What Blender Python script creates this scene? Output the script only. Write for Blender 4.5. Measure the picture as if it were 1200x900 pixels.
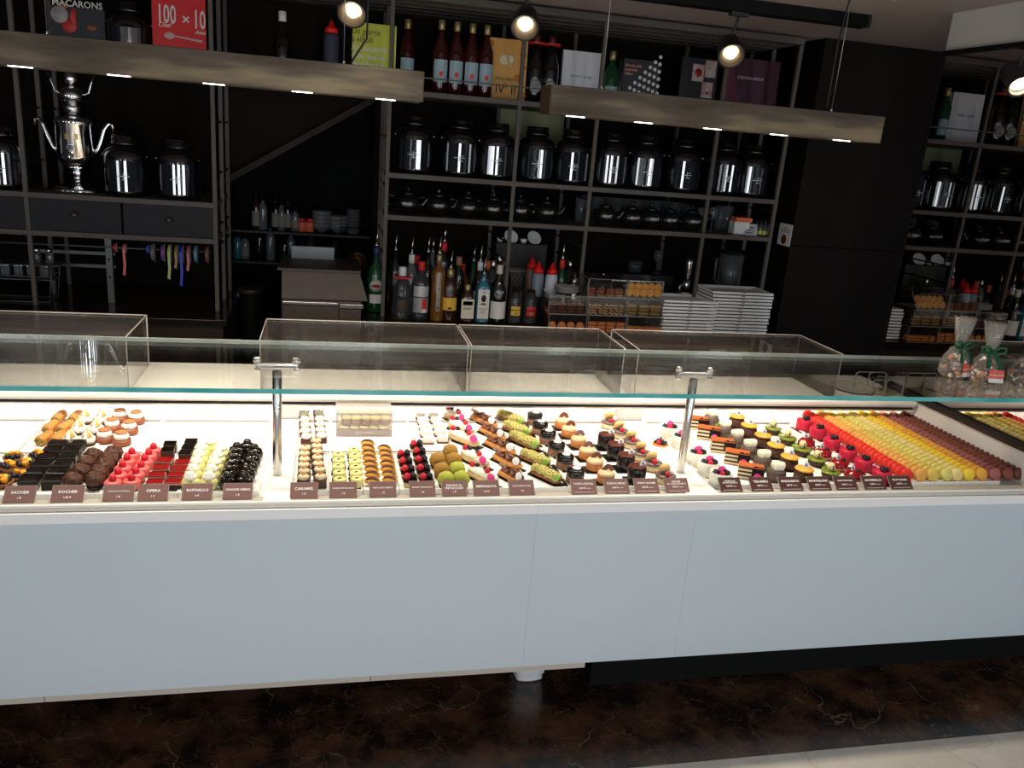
import bpy, bmesh, math, random
from mathutils import Matrix, Vector, Euler, noise
from math import radians as R_, sin, cos, pi
rnd = random.Random(7)
for o in list(bpy.data.objects): bpy.data.objects.remove(o)
scene = bpy.context.scene
COL = scene.collection

# ---------------------------------------------------------------- camera
CAM_H, YAW, PIT, ROL, FPX = 1.65, 0.2316, 0.2876, 0.0816, 962.6
_f0 = Vector((sin(YAW), cos(YAW), 0)); _r0 = Vector((cos(YAW), -sin(YAW), 0)); _u0 = Vector((0, 0, 1))
_f = _f0*cos(PIT) - _u0*sin(PIT); _u1 = _u0*cos(PIT) + _f0*sin(PIT)
_r = _r0*cos(ROL) + _u1*sin(ROL); _u = _u1*cos(ROL) - _r0*sin(ROL)
cam_data = bpy.data.cameras.new('camera'); cam = bpy.data.objects.new('camera', cam_data); COL.objects.link(cam)
cam.matrix_world = Matrix(((_r.x, _u.x, -_f.x, 0), (_r.y, _u.y, -_f.y, 0), (_r.z, _u.z, -_f.z, CAM_H), (0, 0, 0, 1)))
cam_data.sensor_width = 36; cam_data.lens = FPX*36/1200; cam_data.clip_start = 0.02
scene.camera = cam
scene.view_settings.view_transform = 'Standard'; scene.view_settings.look = 'None'
scene.view_settings.gamma = 1; scene.view_settings.use_curve_mapping = False
scene.view_settings.exposure = 0.0
# ---------------------------------------------------------------- world and daylight
world = bpy.data.worlds.new('world'); scene.world = world; world.use_nodes = True
world.node_tree.nodes['Background'].inputs[0].default_value = (0.75, 0.85, 1, 1)
world.node_tree.nodes['Background'].inputs[1].default_value = 0.02
def area(name, loc, rot, sx, sy, power, col, spread=180):
    l = bpy.data.lights.new(name, 'AREA'); l.shape = 'RECTANGLE'; l.size = sx; l.size_y = sy
    l.energy = power; l.color = col; l.spread = R_(spread)
    o = bpy.data.objects.new(name, l); COL.objects.link(o); o.location = loc; o.rotation_euler = rot
    return o
DAY = 22
for x, w, k in ((-6.6, .5, .75), (-4.1, .35, .5), (-2.2, .45, .85), (.1, .8, 1.9), (1.9, .18, .5), (3.4, .45, 1.1), (6.0, .4, .75)):
    area('window_daylight', (x, -1.6, 1.25), (R_(90), 0, 0), w, 2.1, DAY*k, (.90, .95, 1))
DECK_W = 2.9     # LED spots in the brass beams
WARM = (1, .87, .70)

def ray(px, py):
    d = _r*((px-600)/FPX) - _u*((py-450)/FPX) + _f
    return d
def atZ(px, py, z):
    d = ray(px, py); return Vector((0, 0, CAM_H)) + d*((z-CAM_H)/d.z)
def atY(px, py, y):
    d = ray(px, py); return Vector((0, 0, CAM_H)) + d*(y/d.y)

# ---------------------------------------------------------------- materials
MATS = {}
def mat(name, col, rough=.5, metal=0, spec=.5, noise_amt=0, nscale=40, col2=None, coat=0, emit=None, bump=0, bscale=60, trans=0, ior=1.45, sss=0):
    if name in MATS: return MATS[name]
    m = bpy.data.materials.new(name); m.use_nodes = True; nt = m.node_tree; b = nt.nodes['Principled BSDF']
    c = (*col, 1)
    b.inputs['Base Color'].default_value = c; b.inputs['Roughness'].default_value = rough
    b.inputs['Metallic'].default_value = metal; b.inputs['Specular IOR Level'].default_value = spec
    b.inputs['Coat Weight'].default_value = coat; b.inputs['Transmission Weight'].default_value = trans; b.inputs['IOR'].default_value = ior
    if emit: b.inputs['Emission Color'].default_value = (*emit[0], 1); b.inputs['Emission Strength'].default_value = emit[1]
    if noise_amt or bump:
        tc = nt.nodes.new('ShaderNodeTexCoord')
    if noise_amt:
        n = nt.nodes.new('ShaderNodeTexNoise'); n.inputs['Scale'].default_value = nscale; n.inputs['Detail'].default_value = 4
        nt.links.new(tc.outputs['Object'], n.inputs['Vector'])
        r = nt.nodes.new('ShaderNodeValToRGB'); c2 = col2 or tuple(x*.4 for x in col)
        r.color_ramp.elements[0].position = .5-.5*(1-noise_amt)-.02 if noise_amt < 1 else .48
        r.color_ramp.elements[0].position = .36; r.color_ramp.elements[1].position = .64
        r.color_ramp.elements[0].color = (*c2, 1); r.color_ramp.elements[1].color = c
        mx = nt.nodes.new('ShaderNodeMix'); mx.data_type = 'RGBA'; mx.inputs[0].default_value = noise_amt
        mx.inputs[6].default_value = c
        nt.links.new(n.outputs['Fac'], r.inputs[0]); nt.links.new(r.outputs[0], mx.inputs[7]); nt.links.new(mx.outputs[2], b.inputs['Base Color'])
    if bump:
        n2 = nt.nodes.new('ShaderNodeTexNoise'); n2.inputs['Scale'].default_value = bscale
        nt.links.new(tc.outputs['Object'], n2.inputs['Vector'])
        bp = nt.nodes.new('ShaderNodeBump'); bp.inputs['Strength'].default_value = bump; bp.inputs['Distance'].default_value = .004
        nt.links.new(n2.outputs['Fac'], bp.inputs['Height']); nt.links.new(bp.outputs[0], b.inputs['Normal'])
    MATS[name] = m; return m
def glassy(name, tint, haze=0.0, hazecol=(.8, .8, .8), f0=1.5, rough=0.0):
    if name in MATS: return MATS[name]
    m = bpy.data.materials.new(name); m.use_nodes = True; nt = m.node_tree; nt.nodes.clear()
    out = nt.nodes.new('ShaderNodeOutputMaterial'); t = nt.nodes.new('ShaderNodeBsdfTransparent'); t.inputs[0].default_value = (*tint, 1)
    g = nt.nodes.new('ShaderNodeBsdfGlossy'); g.inputs['Roughness'].default_value = rough; g.inputs[0].default_value = (1, 1, 1, 1)
    fr = nt.nodes.new('ShaderNodeFresnel'); gm = nt.nodes.new('ShaderNodeNewGeometry'); mi = nt.nodes.new('ShaderNodeMix'); mi.data_type = 'FLOAT'
    mi.inputs[2].default_value = f0; mi.inputs[3].default_value = 1/f0; nt.links.new(gm.outputs['Backfacing'], mi.inputs[0]); nt.links.new(mi.outputs[0], fr.inputs[0])
    mx = nt.nodes.new('ShaderNodeMixShader'); nt.links.new(fr.outputs[0], mx.inputs[0]); nt.links.new(t.outputs[0], mx.inputs[1]); nt.links.new(g.outputs[0], mx.inputs[2])
    last = mx
    if haze:
        d = nt.nodes.new('ShaderNodeBsdfDiffuse'); d.inputs[0].default_value = (*hazecol, 1)
        m2 = nt.nodes.new('ShaderNodeMixShader'); m2.inputs[0].default_value = haze
        nt.links.new(mx.outputs[0], m2.inputs[1]); nt.links.new(d.outputs[0], m2.inputs[2]); last = m2
    nt.links.new(last.outputs[0], out.inputs[0]); MATS[name] = m; return m

# ---------------------------------------------------------------- mesh builder
class MB:
    def __init__(s): s.v = []; s.f = []; s.m = []; s.sm = []; s.cur = 0; s.mats = []; s.T = Matrix()
    def use(s, m):
        if m not in s.mats: s.mats.append(m)
        s.cur = s.mats.index(m); return s
    def at(s, *loc, rx=0, ry=0, rz=0, sc=None):
        s.T = Matrix.Translation(loc) @ Euler((rx, ry, rz)).to_matrix().to_4x4()
        if sc: s.T = s.T @ Matrix.Diagonal((*sc, 1))
        return s
    def add(s, vs, fs, smooth=False):
        n = len(s.v); s.v += [s.T @ Vector(v) for v in vs]
        for f in fs: s.f.append([n+i for i in f]); s.m.append(s.cur); s.sm.append(smooth)
        return s
    def box(s, x0, x1, y0, y1, z0, z1, bev=0):
        if not bev:
            vs = [(x, y, z) for x in (x0, x1) for y in (y0, y1) for z in (z0, z1)]
            return s.add(vs, [(0, 1, 3, 2), (4, 6, 7, 5), (0, 4, 5, 1), (2, 3, 7, 6), (0, 2, 6, 4), (1, 5, 7, 3)])
        bm = bmesh.new(); bmesh.ops.create_cube(bm, size=1)
        for v in bm.verts: v.co = Vector(((x0+x1)/2+v.co.x*(x1-x0), (y0+y1)/2+v.co.y*(y1-y0), (z0+z1)/2+v.co.z*(z1-z0)))
        bmesh.ops.bevel(bm, geom=bm.edges[:], offset=bev, segments=2, profile=.5, affect='EDGES')
        bm.verts.index_update()
        s.add([v.co.copy() for v in bm.verts], [[v.index for v in f.verts] for f in bm.faces]); bm.free(); return s
    def lathe(s, prof, n=20, lump=0, seed=0, smooth=True, sq=0, scal=0, ns=0):
        vs = []; fs = []; k = len(prof)
        for i, (r, z) in enumerate(prof):
            for j in range(n):
                a = 2*pi*j/n; rr = r*(1+scal*cos(ns*a))
                if sq: rr = r/max(abs(cos(a)), abs(sin(a)))*sq + r*(1-sq)
                p = Vector((rr*cos(a), rr*sin(a), z))
                if lump and r > 1e-5: p += Vector((cos(a), sin(a), .6))*lump*noise.noise(p*160+Vector((seed, seed*2, 0)))
                vs.append(p)
        for i in range(k-1):
            for j in range(n):
                a, b = i*n+j, i*n+(j+1) % n; fs.append((a, b, b+n, a+n))
        fs.append(list(range(n))[::-1]); fs.append([(k-1)*n+j for j in range(n)])
        return s.add(vs, fs, smooth)
    def cyl(s, r, z0, z1, n=20, r2=None, bev=None):
        r2 = r if r2 is None else r2; b = bev if bev is not None else min(r, r2, abs(z1-z0))*.12
        return s.lathe([(0.0001, z0), (r-b, z0), (r, z0+b), (r2, z1-b), (r2-b, z1), (0.0001, z1)], n)
    def ball(s, r, z=0, n=14, sz=1, lump=0, seed=0):
        m = max(6, n//2); return s.lathe([(max(r*sin(pi*i/m), .0001), z+r*sz*-cos(pi*i/m)) for i in range(m+1)], n, lump, seed)
    def tube(s, pts, r, n=8, r2=None):
        pts = [Vector(p) for p in pts]; vs = []; fs = []; k = len(pts)
        for i, p in enumerate(pts):
            t = (pts[min(i+1, k-1)]-pts[max(i-1, 0)]).normalized()
            a = t.orthogonal().normalized() if i == 0 else (pa - t*pa.dot(t)).normalized()
            pa = a; b = t.cross(a); rr = r if r2 is None else r+(r2-r)*i/(k-1)
            for j in range(n): vs.append(p+(a*cos(2*pi*j/n)+b*sin(2*pi*j/n))*rr)
        for i in range(k-1):
            for j in range(n):
                a, b = i*n+j, i*n+(j+1) % n; fs.append((a, b, b+n, a+n))
        fs.append(list(range(n))[::-1]); fs.append([(k-1)*n+j for j in range(n)])
        return s.add(vs, fs, True)
    def poly(s, pts, y0, y1):          # outline in x,z extruded in y
        n = len(pts); vs = [(x, y0, z) for x, z in pts]+[(x, y1, z) for x, z in pts]
        return s.add(vs, [list(range(n)), [n+i for i in range(n)][::-1]]+[(i, n+i, n+(i+1) % n, (i+1) % n) for i in range(n)])
    def polyz(s, pts, z0, z1):         # outline in x,y extruded in z
        n = len(pts); vs = [(x, y, z0) for x, y in pts]+[(x, y, z1) for x, y in pts]
        return s.add(vs, [list(range(n))[::-1], [n+i for i in range(n)]]+[(i, (i+1) % n, n+(i+1) % n, n+i) for i in range(n)])
    def arc(s, r, a0, a1, z0, z1, t=.0012, n=10):   # curved label, centred towards -Y
        vs = []; fs = []
        for i in range(n+1):
            a = -pi/2+a0+(a1-a0)*i/n
            for rr in (r, r+t):
                for z in (z0, z1): vs.append((rr*cos(a), rr*sin(a), z))
        for i in range(n):
            q = i*4; fs += [(q+2, q+6, q+7, q+3), (q, q+1, q+5, q+4), (q+1, q+3, q+7, q+5), (q, q+4, q+6, q+2)]
        fs += [(0, 2, 3, 1), (n*4, n*4+1, n*4+3, n*4+2)]
        return s.add(vs, fs)
    def mesh(s, name, m=None):
        me = bpy.data.meshes.new(name); me.from_pydata([tuple(v) for v in s.v], [], s.f)
        for mm in (s.mats or [m]): me.materials.append(mm)
        if s.mats: me.polygons.foreach_set('material_index', s.m)
        me.polygons.foreach_set('use_smooth', s.sm); me.update(); return me
SEEN = {}
def tag(o, label=None, cat=None, group=None, kind=None):
    if label:
        o['label'] = label; SEEN[label] = SEEN.get(label, 0)+1
    if cat: o['category'] = cat
    if group: o['group'] = group
    if kind: o['kind'] = kind
    return o
def link(name, data, parent=None, loc=None, rot=None, label=None):
    o = bpy.data.objects.new(name, data); COL.objects.link(o)
    if parent: o.parent = parent
    if loc is not None: o.location = loc
    if rot is not None: o.rotation_euler = rot
    if label: o['label'] = label
    return o
def obj(name, mb, m=None, parent=None, loc=None, rot=None, label=None):
    return link(name, mb.mesh(name, m), parent, loc, rot, label)
def struct(name, mb, m, loc=None):
    o = obj(name, mb, m, loc=loc); o['kind'] = 'structure'; return o
# a prototype is a list of (part name, mesh, loc, rot, [sub-parts]); the first place_thing() copies share mesh data
def place(proto, name, label, cat, loc, rz=0, group=None, rx=0, scale=None):
    if len(proto) == 1 and not proto[0][4] and proto[0][0] is None:
        root = link(name, proto[0][1], loc=loc, rot=(rx, 0, rz))
    else:
        first = proto[0]
        if first[0] is None: root = link(name, first[1], loc=loc, rot=(rx, 0, rz)); rest = proto[1:]; subs = first[4]
        else: root = link(name, None, loc=loc, rot=(rx, 0, rz)); rest = proto; subs = []; root.empty_display_size = .02
        for pn, me, l, r, sub in rest:
            c = link(pn, me, root, l, r)
            for qn, qm, ql, qr in sub: link(qn, qm, c, ql, qr)
    if scale: root.scale = scale
    tag(root, label, cat, group); return root
def pt(name, mb, m=None, loc=(0, 0, 0), rot=(0, 0, 0), sub=()): return (name, mb.mesh(name or 'body', m), loc, rot, list(sub))
def sp(name, mb, m=None, loc=(0, 0, 0), rot=(0, 0, 0)): return (name, mb.mesh(name, m), loc, rot)
ORD = ['front', 'second', 'third', 'fourth', 'fifth', 'sixth', 'seventh', 'eighth', 'ninth', 'tenth', 'eleventh', 'twelfth', 'thirteenth', 'fourteenth', 'fifteenth', 'sixteenth', 'seventeenth', 'eighteenth', 'nineteenth', 'twentieth', 'twenty first', 'twenty second', 'twenty third', 'twenty fourth', 'twenty fifth', 'twenty sixth', 'twenty seventh', 'twenty eighth']
def nth(i, n): return 'frontmost' if i == 0 else ('rearmost' if i == n-1 else ORD[i]+' from the front')
_tc = {}
def text_mesh(body, size, m, depth=.0004, align='CENTER', shear=0, key=None):
    k = (body, size, m.name, align, shear)
    if k in _tc: return _tc[k]
    cu = bpy.data.curves.new('lettering', 'FONT'); cu.body = body; cu.size = size; cu.extrude = depth; cu.align_x = align; cu.align_y = 'CENTER'
    cu.shear = shear; cu.resolution_u = 2; cu.offset = size*.012
    t = bpy.data.objects.new('t', cu); COL.objects.link(t)
    me = bpy.data.meshes.new_from_object(t); bpy.data.objects.remove(t); me.materials.clear(); me.materials.append(m); me.name = 'lettering'
    _tc[k] = me; return me
def letters(body, size, m, parent, loc, rot=(pi/2, 0, 0), align='CENTER', name='lettering', shear=0, sx=1):
    o = link(name, text_mesh(body, size, m, align=align, shear=shear), parent, loc, rot); o.scale = (sx, 1, 1); return o

# ---------------------------------------------------------------- shared dimensions
XM = 2.27                     # mirror wall on the right
DZ = .702                     # display deck surface
WZ = .80                      # service worktop
GZ = 1.02                     # glass shelf
YS = 3.87                     # front of the back-bar shelving
ZJ, ZT, ZTOP, ZD = 1.466, 1.278, 1.826, 1.284
PCW = 3.83                    # dark partition

# ---------------------------------------------------------------- base materials
m_panel = mat('blue_grey_laminate', (.545, .615, .65), .42, noise_amt=.12, nscale=3, col2=(.49, .555, .59))
m_white = mat('white_solid_surface', (.86, .85, .83), .35)
m_cream = mat('cream_laminate', (.80, .76, .70), .4)
m_alu = mat('brushed_aluminium', (.70, .68, .64), .32, metal=.7, noise_amt=.2, nscale=90)
m_steel = mat('stainless_steel', (.62, .60, .58), .22, metal=1)
m_dark = mat('near_black_panel', (.010, .008, .007), .5, spec=.2)
m_post = mat('taupe_metal', (.10, .088, .078), .55, spec=.2)
m_black = mat('matt_black', (.005, .005, .005), .7, spec=.15)
m_slot = mat('black_slot', (.008, .007, .007), .5)
m_edge = mat('teal_glass_edge', (.05, .40, .38), .12, coat=.5, noise_amt=.6, nscale=6, col2=(.25, .62, .6))
m_glass = glassy('clear_glass', (.955, .975, .965))
m_acryl = glassy('acrylic', (.95, .95, .95), .012, (.45, .38, .35), f0=1.42)  # brownish haze colour stands in for the ceiling reflected in the sheets
m_acredge = mat('acrylic_edge', (.40, .37, .35), .15, coat=.4)
# ================================================================ SETTING
def marble(name, base, dark, vein, vscale=3.2, rough=.22, vpow=.05):
    m = bpy.data.materials.new(name); m.use_nodes = True; nt = m.node_tree; b = nt.nodes['Principled BSDF']; N = nt.nodes.new; L = nt.links.new
    tc = N('ShaderNodeTexCoord'); n1 = N('ShaderNodeTexNoise'); n1.inputs['Scale'].default_value = 5.5; n1.inputs['Detail'].default_value = 8; n1.inputs['Roughness'].default_value = .65
    L(tc.outputs['Object'], n1.inputs['Vector'])
    r = N('ShaderNodeValToRGB'); r.color_ramp.elements[0].position = .42; r.color_ramp.elements[1].position = .72
    r.color_ramp.elements[0].color = (*dark, 1); r.color_ramp.elements[1].color = (*base, 1); L(n1.outputs['Fac'], r.inputs[0])
    nd = N('ShaderNodeTexNoise'); nd.inputs['Scale'].default_value = 3; nd.inputs['Detail'].default_value = 5; L(tc.outputs['Object'], nd.inputs['Vector'])
    add = N('ShaderNodeVectorMath'); add.operation = 'MULTIPLY_ADD'; add.inputs[1].default_value = (.5, .5, .5); L(nd.outputs['Color'], add.inputs[0]); L(tc.outputs['Object'], add.inputs[2])
    prev = r.outputs[0]
    for sc, wd, st in ((vscale, .008, .7), (vscale*2.6, .010, .5), (vscale*6, .016, .35)):
        v = N('ShaderNodeTexVoronoi'); v.feature = 'DISTANCE_TO_EDGE'; v.inputs['Scale'].default_value = sc; L(add.outputs[0], v.inputs['Vector'])
        rr = N('ShaderNodeValToRGB'); rr.color_ramp.elements[0].position = 0; rr.color_ramp.elements[1].position = wd
        rr.color_ramp.elements[0].color = (1, 1, 1, 1); rr.color_ramp.elements[1].color = (0, 0, 0, 1); L(v.outputs['Distance'], rr.inputs[0])
        nm = N('ShaderNodeTexNoise'); nm.inputs['Scale'].default_value = sc*1.3; L(tc.outputs['Object'], nm.inputs['Vector'])
        rn = N('ShaderNodeValToRGB'); rn.color_ramp.elements[0].position = .45; rn.color_ramp.elements[1].position = .62; L(nm.outputs['Fac'], rn.inputs[0])
        mm = N('ShaderNodeMath'); mm.operation = 'MULTIPLY'; L(rr.outputs[0], mm.inputs[0]); L(rn.outputs[0], mm.inputs[1])
        m3 = N('ShaderNodeMath'); m3.operation = 'MULTIPLY'; m3.inputs[1].default_value = st; L(mm.outputs[0], m3.inputs[0])
        mx = N('ShaderNodeMix'); mx.data_type = 'RGBA'; L(m3.outputs[0], mx.inputs[0]); L(prev, mx.inputs[6]); mx.inputs[7].default_value = (*vein, 1); prev = mx.outputs[2]
    L(prev, b.inputs['Base Color']); b.inputs['Roughness'].default_value = rough; return m
m_marble = marble('dark_brown_marble', (.13, .056, .027), (.012, .007, .006), (.26, .19, .14))
m_stone = marble('pale_stone', (.60, .55, .49), (.50, .45, .39), (.2, .15, .12), 3, .4)
struct('floor', MB().box(-3, 4.2, 1.76, 5.4, -.05, 0), m_marble)
struct('floor_border', MB().box(-3, 4.2, -2.6, 1.758, -.05, 0), m_stone)
m_ceil = mat('taupe_ceiling', (.34, .29, .28), .6)
struct('ceiling', MB().box(-3, 3.6, -1.5, 5.4, 2.235, 2.285), m_ceil)
m_wall_dk = mat('dark_brown_wall', (.008, .0055, .0045), .8, spec=.08, noise_amt=.2, nscale=3)
m_wall_bl = mat('charcoal_wall', (.008, .0085, .0095), .8, spec=.08)
struct('wall_back', MB().box(.22, 2.36, 4.44, 4.50, 0, 2.234).box(-3, -.56, 4.44, 4.50, 0, 2.234), m_wall_dk)
struct('wall_recess', MB().box(-1.4, 1.2, 5.2, 5.25, 0, 2.234).box(-1.4, -1.35, 4.51, 5.2, 0, 2.234).box(.95, 1.0, 4.51, 5.2, 0, 2.234), m_wall_bl)
struct('wall_right', MB().box(XM+.0065, XM+.07, 2.04, 2.94, .2, 2.101).box(XM+.001, XM+.07, 2.04, 2.94, 2.101, 2.234), mat('light_grey_paint', (.50, .50, .48), .6))
# mirror on the right wall
m_mirror = mat('mirror_silver', (.43, .42, .41), .0, metal=1)
mir = link('wall_mirror', None); tag(mir, 'large wall mirror right of the dark partition, reflecting the bar shelves', 'mirror')
obj('mirror_glass', MB().box(XM, XM+.006, 2.04, 2.936, .815, 2.085), m_mirror, mir)
obj('frame', MB().box(XM-.014, XM+.006, 2.04, 2.94, 2.0855, 2.10).box(XM-.006, XM+.006, 2.9365, 2.944, .815, 2.085), m_black, mir)
# partition
part = link('dark_partition', None, loc=(0, 0, 0)); tag(part, 'tall dark brown wall panel between the shelving and the mirror', 'partition')
m_part = mat('dark_bronze_panel', (.0085, .006, .0048), .5, noise_amt=.25, nscale=2, spec=.10)
obj('upper_panel', MB().box(2.30, 3.5, PCW, 4.43, 1.249, 2.233), m_part, part)
obj('lower_panel', MB().box(2.30, 3.5, PCW, 4.43, .0, 1.2455), m_part, part)
# stair underside seen through the opening
st = link('stair_underside', None); tag(st, 'dark staircase underside with diagonal brown edge beam above the opening', 'staircase')
a = atY(270, 213, 4.52); b = atY(445, 117, 4.52)
sl = (b.z-a.z)/(b.x-a.x)
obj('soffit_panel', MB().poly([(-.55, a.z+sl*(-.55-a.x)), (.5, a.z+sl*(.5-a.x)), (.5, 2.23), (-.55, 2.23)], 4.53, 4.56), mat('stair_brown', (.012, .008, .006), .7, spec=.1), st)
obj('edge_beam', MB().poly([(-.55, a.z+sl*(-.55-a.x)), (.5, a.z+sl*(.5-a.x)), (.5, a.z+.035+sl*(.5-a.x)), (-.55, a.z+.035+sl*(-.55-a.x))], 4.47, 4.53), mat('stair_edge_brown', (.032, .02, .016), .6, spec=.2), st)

# ---------------------------------------------------------------- DISPLAY COUNTER
X0, X1 = -1.25, XM
X1F = 2.75
def fx0(px): return atZ(px, 577, DZ).x
dc = link('display_counter', None, loc=(.5, 2.3, 0)); tag(dc, 'long pastry display counter with plain blue grey front panel', 'display counter')
def cpart(name, mb, m, label=None):
    o = obj(name, mb, m, dc, label=label); o.location = (-.5, -2.3, 0); return o
jx = [X0, .545, 1.16, X1F]
xs = [X0, atY(628, 615, 2.0).x, atY(815, 605, 2.0).x, X1F]
for a, b in zip(xs, xs[1:]):
    cpart('front_panel', MB().box(a+.0002, b-.0002, 2.0, 2.03, .176, .670), m_panel)
    cpart('top_band', MB().box(a+.0002, b-.0002, 1.994, 2.03, .671, .698), m_white)
tx = [X0, atY(53, 820, 2.02).x, atY(434, 795, 2.02).x, atY(685, 780, 2.02).x]
for a, b in zip(tx, tx[1:]):
    cpart('lower_trim', MB().box(a+.001, b-.001, 2.015, 2.04, .148, .172), mat('beige_trim', (.50, .44, .38), .5))
cpart('plinth', MB().box(.835, X1F, 2.12, 2.6, 0, .17), m_black)
cpart('carcass', MB().box(X0, X1F, 2.03, 2.3, .176, .672), m_slot)
cpart('underside', MB().box(X0, X1F, 2.04, 2.95, .165, .175), m_slot)
m_ledge = mat('ledge_metal', (.62, .58, .52), .35, metal=.3)
cpart('front_ledge', MB().box(X0, X1, 2.004, 2.05, .699, .710), m_ledge)
cpart('ledge_lip', MB().box(X0, X1, 2.008, 2.014, .710, .7135), m_white)
cpart('deck', MB().box(X0, X1, 2.05, 2.80, .660, .690), m_white)
cpart('deck_back', MB().box(X0, X1, 2.78, 2.80, .690, .7855), m_white)
# section dividers
DIV = [(310, 342), (800, 838)]
for a, b in DIV:
    xa = atZ(a, 578, DZ).x; xb = atZ(b, 578, DZ).x
    cpart('section_divider', MB().box(xa, xb, 2.014, 2.70, .690, .712, .002), m_white)
    cpart('divider_upright', MB().box(xa, xb, 2.655, 2.78, .690, .784), m_white)
cpart('end_panel', MB().box(XM-.022, XM-.001, 2.02, 2.96, .66, .80), m_cream)
cpart('end_trim', MB().box(XM-.030, XM-.0005, 1.99, 2.935, .800, .814), mat('dark_brown_trim', (.03, .02, .016), .5))
cpart('worktop', MB().box(X0, XM-.031, 2.63, 3.0, .786, WZ, .002), m_cream)
cpart('rail_profile', MB().box(X0, XM-.031, 2.640, 2.70, .7765, .7855), m_ledge)
cpart('rear_rail', MB().box(X0, XM-.031, 2.650, 2.70, .766, .7762), m_slot)
cpart('rail_strip', MB().box(X0, XM-.031, 2.642, 2.70, .760, .7655), m_alu)
cpart('back_carcass', MB().box(X0, XM-.03, 2.80, 2.98, .175, .7855), m_cream)
m_fillglow = mat('fill_strip_glow', (1, .95, .88), .5, emit=((1, .92, .80), 5))  # unseen glowing strips and area lights added to brighten the deck back
for k in range(3):
    a, b = ((X0, fx0(308)), (fx0(344), fx0(798)), (fx0(840), XM-.04))[k]
    cpart('added_fill_strip', MB().box(a, b, 2.702, 2.712, .778, .785), m_fillglow, label='added glowing strip under the worktop edge, brightening the deck back')
    l = bpy.data.lights.new('deck_fill_light', 'AREA'); l.shape = 'RECTANGLE'; l.size = b-a; l.size_y = .012; l.energy = .9*(b-a); l.color = WARM
    lo = bpy.data.objects.new('deck_fill_light', l); COL.objects.link(lo); lo.parent = dc; lo.location = ((a+b)/2-.5, 2.707-2.3, .776); lo.rotation_euler = (0, 0, 0)
ft = link('adjustable_foot', None, loc=atZ(617, 790, 0)); ft.scale = (1.25, 1.25, 1); tag(ft, 'small white plastic foot under the counter, left of the black plinth', 'foot')
obj('foot_body', MB().lathe([(.0001, 0), (.030, 0), (.037, .01), (.037, .03), (.041, .033), (.041, .165), (.0001, .165)], 24, sq=.55), mat('white_plastic', (.85, .86, .88), .4), ft)

# deck trays
m_tray = mat('white_tray', (.88, .87, .84), .3)
def tray(xa, xb, y0, y1, label, z=.690):
    t = link('display_tray', None, loc=((xa+xb)/2, (y0+y1)/2, z)); tag(t, label, 'tray', 'white trays on the display deck')
    w = (xb-xa)/2; d = (y1-y0)/2
    obj('tray_base', MB().box(-w, w, -d, d, 0, .010), m_tray, t)
    obj('tray_rim', MB().box(-w, w, -d, -d+.003, .010, .019).box(-w, w, d-.003, d, .010, .016).box(-w, -w+.003, -d+.003, d-.003, .010, .0155).box(w-.003, w, -d+.003, d-.003, .010, .0155), m_tray, t)
def fx(px): return atZ(px, 577, DZ).x
YF, YM, YB = 2.085, 2.365, 2.66
for i, (a, b, ya, yb, lb) in enumerate([
    (-95, 8, YF, YM, 'white display tray under the fruit tartlets at the far left'),
    (9, 119, YF, YM, 'white display tray under the dark chocolate slices and rochers'),
    (120, 209, YF, YM, 'white display tray under the raspberry mousses and red slices'),
    (210, 303, YF, YM, 'white display tray under the yellow and black cream puffs'),
    (345, 384, YF, YM, 'narrow white display tray under the beige cream bites, beside the left divider'),
    (385, 425, YF, YM, 'white display tray under the yellow pistachio bites'),
    (426, 468, YF, YM, 'white display tray under the chocolate striped biscuits'),
    (469, 508, YF, YM, 'white display tray under the chocolate berry cups'),
    (509, 549, YF, YM, 'white display tray under the dusted truffle balls'),
    (550, 622, YF, YB, 'long white display tray under the eclairs'),
    (623, 672, YF, YB, 'long white display tray between the eclairs and round cakes'),
    (673, 735, YF, YB, 'long white display tray under the caramel tartlets'),
    (736, 796, YF, YB, 'long white display tray under the macaron topped desserts'),
    (842, 912, YF, YB, 'long white display tray under the layered slices and snowball cakes'),
    (913, 975, YF, YB, 'long white display tray under the brown cakes with yellow discs'),
    (976, 1048, YF, YB, 'long white display tray under the red glazed cakes'),
    (1049, 1192, YF, YB+.06, 'wide white display tray under the rows of macarons')]):
    tray(fx(a), fx(b), ya, yb, lb)
def bx(px): return atZ(px, 523, DZ).x
tray(bx(30), bx(113), YM+.006, YB, 'rear white tray under the pistachio rolls and meringue tarts')
tray(bx(114), bx(172), YM+.006, YB, 'rear white tray under the cream topped babas')
tray(bx(176), bx(310), YM+.006, YB, 'empty white rear tray left of the left metal support post')
tray(bx(-80), bx(27), YM+.006, YB, 'empty white rear tray at the far left of the deck')
tray(bx(351), bx(386), YM+.006, YB, 'rear white tray under the white cream bites')
tray(bx(388), bx(484), YM+.006, YB, 'rear white tray carrying the clear acrylic box of cakes')
tray(bx(485), bx(530), YM+.006, YB, 'rear white tray under the small white cubes')

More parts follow.
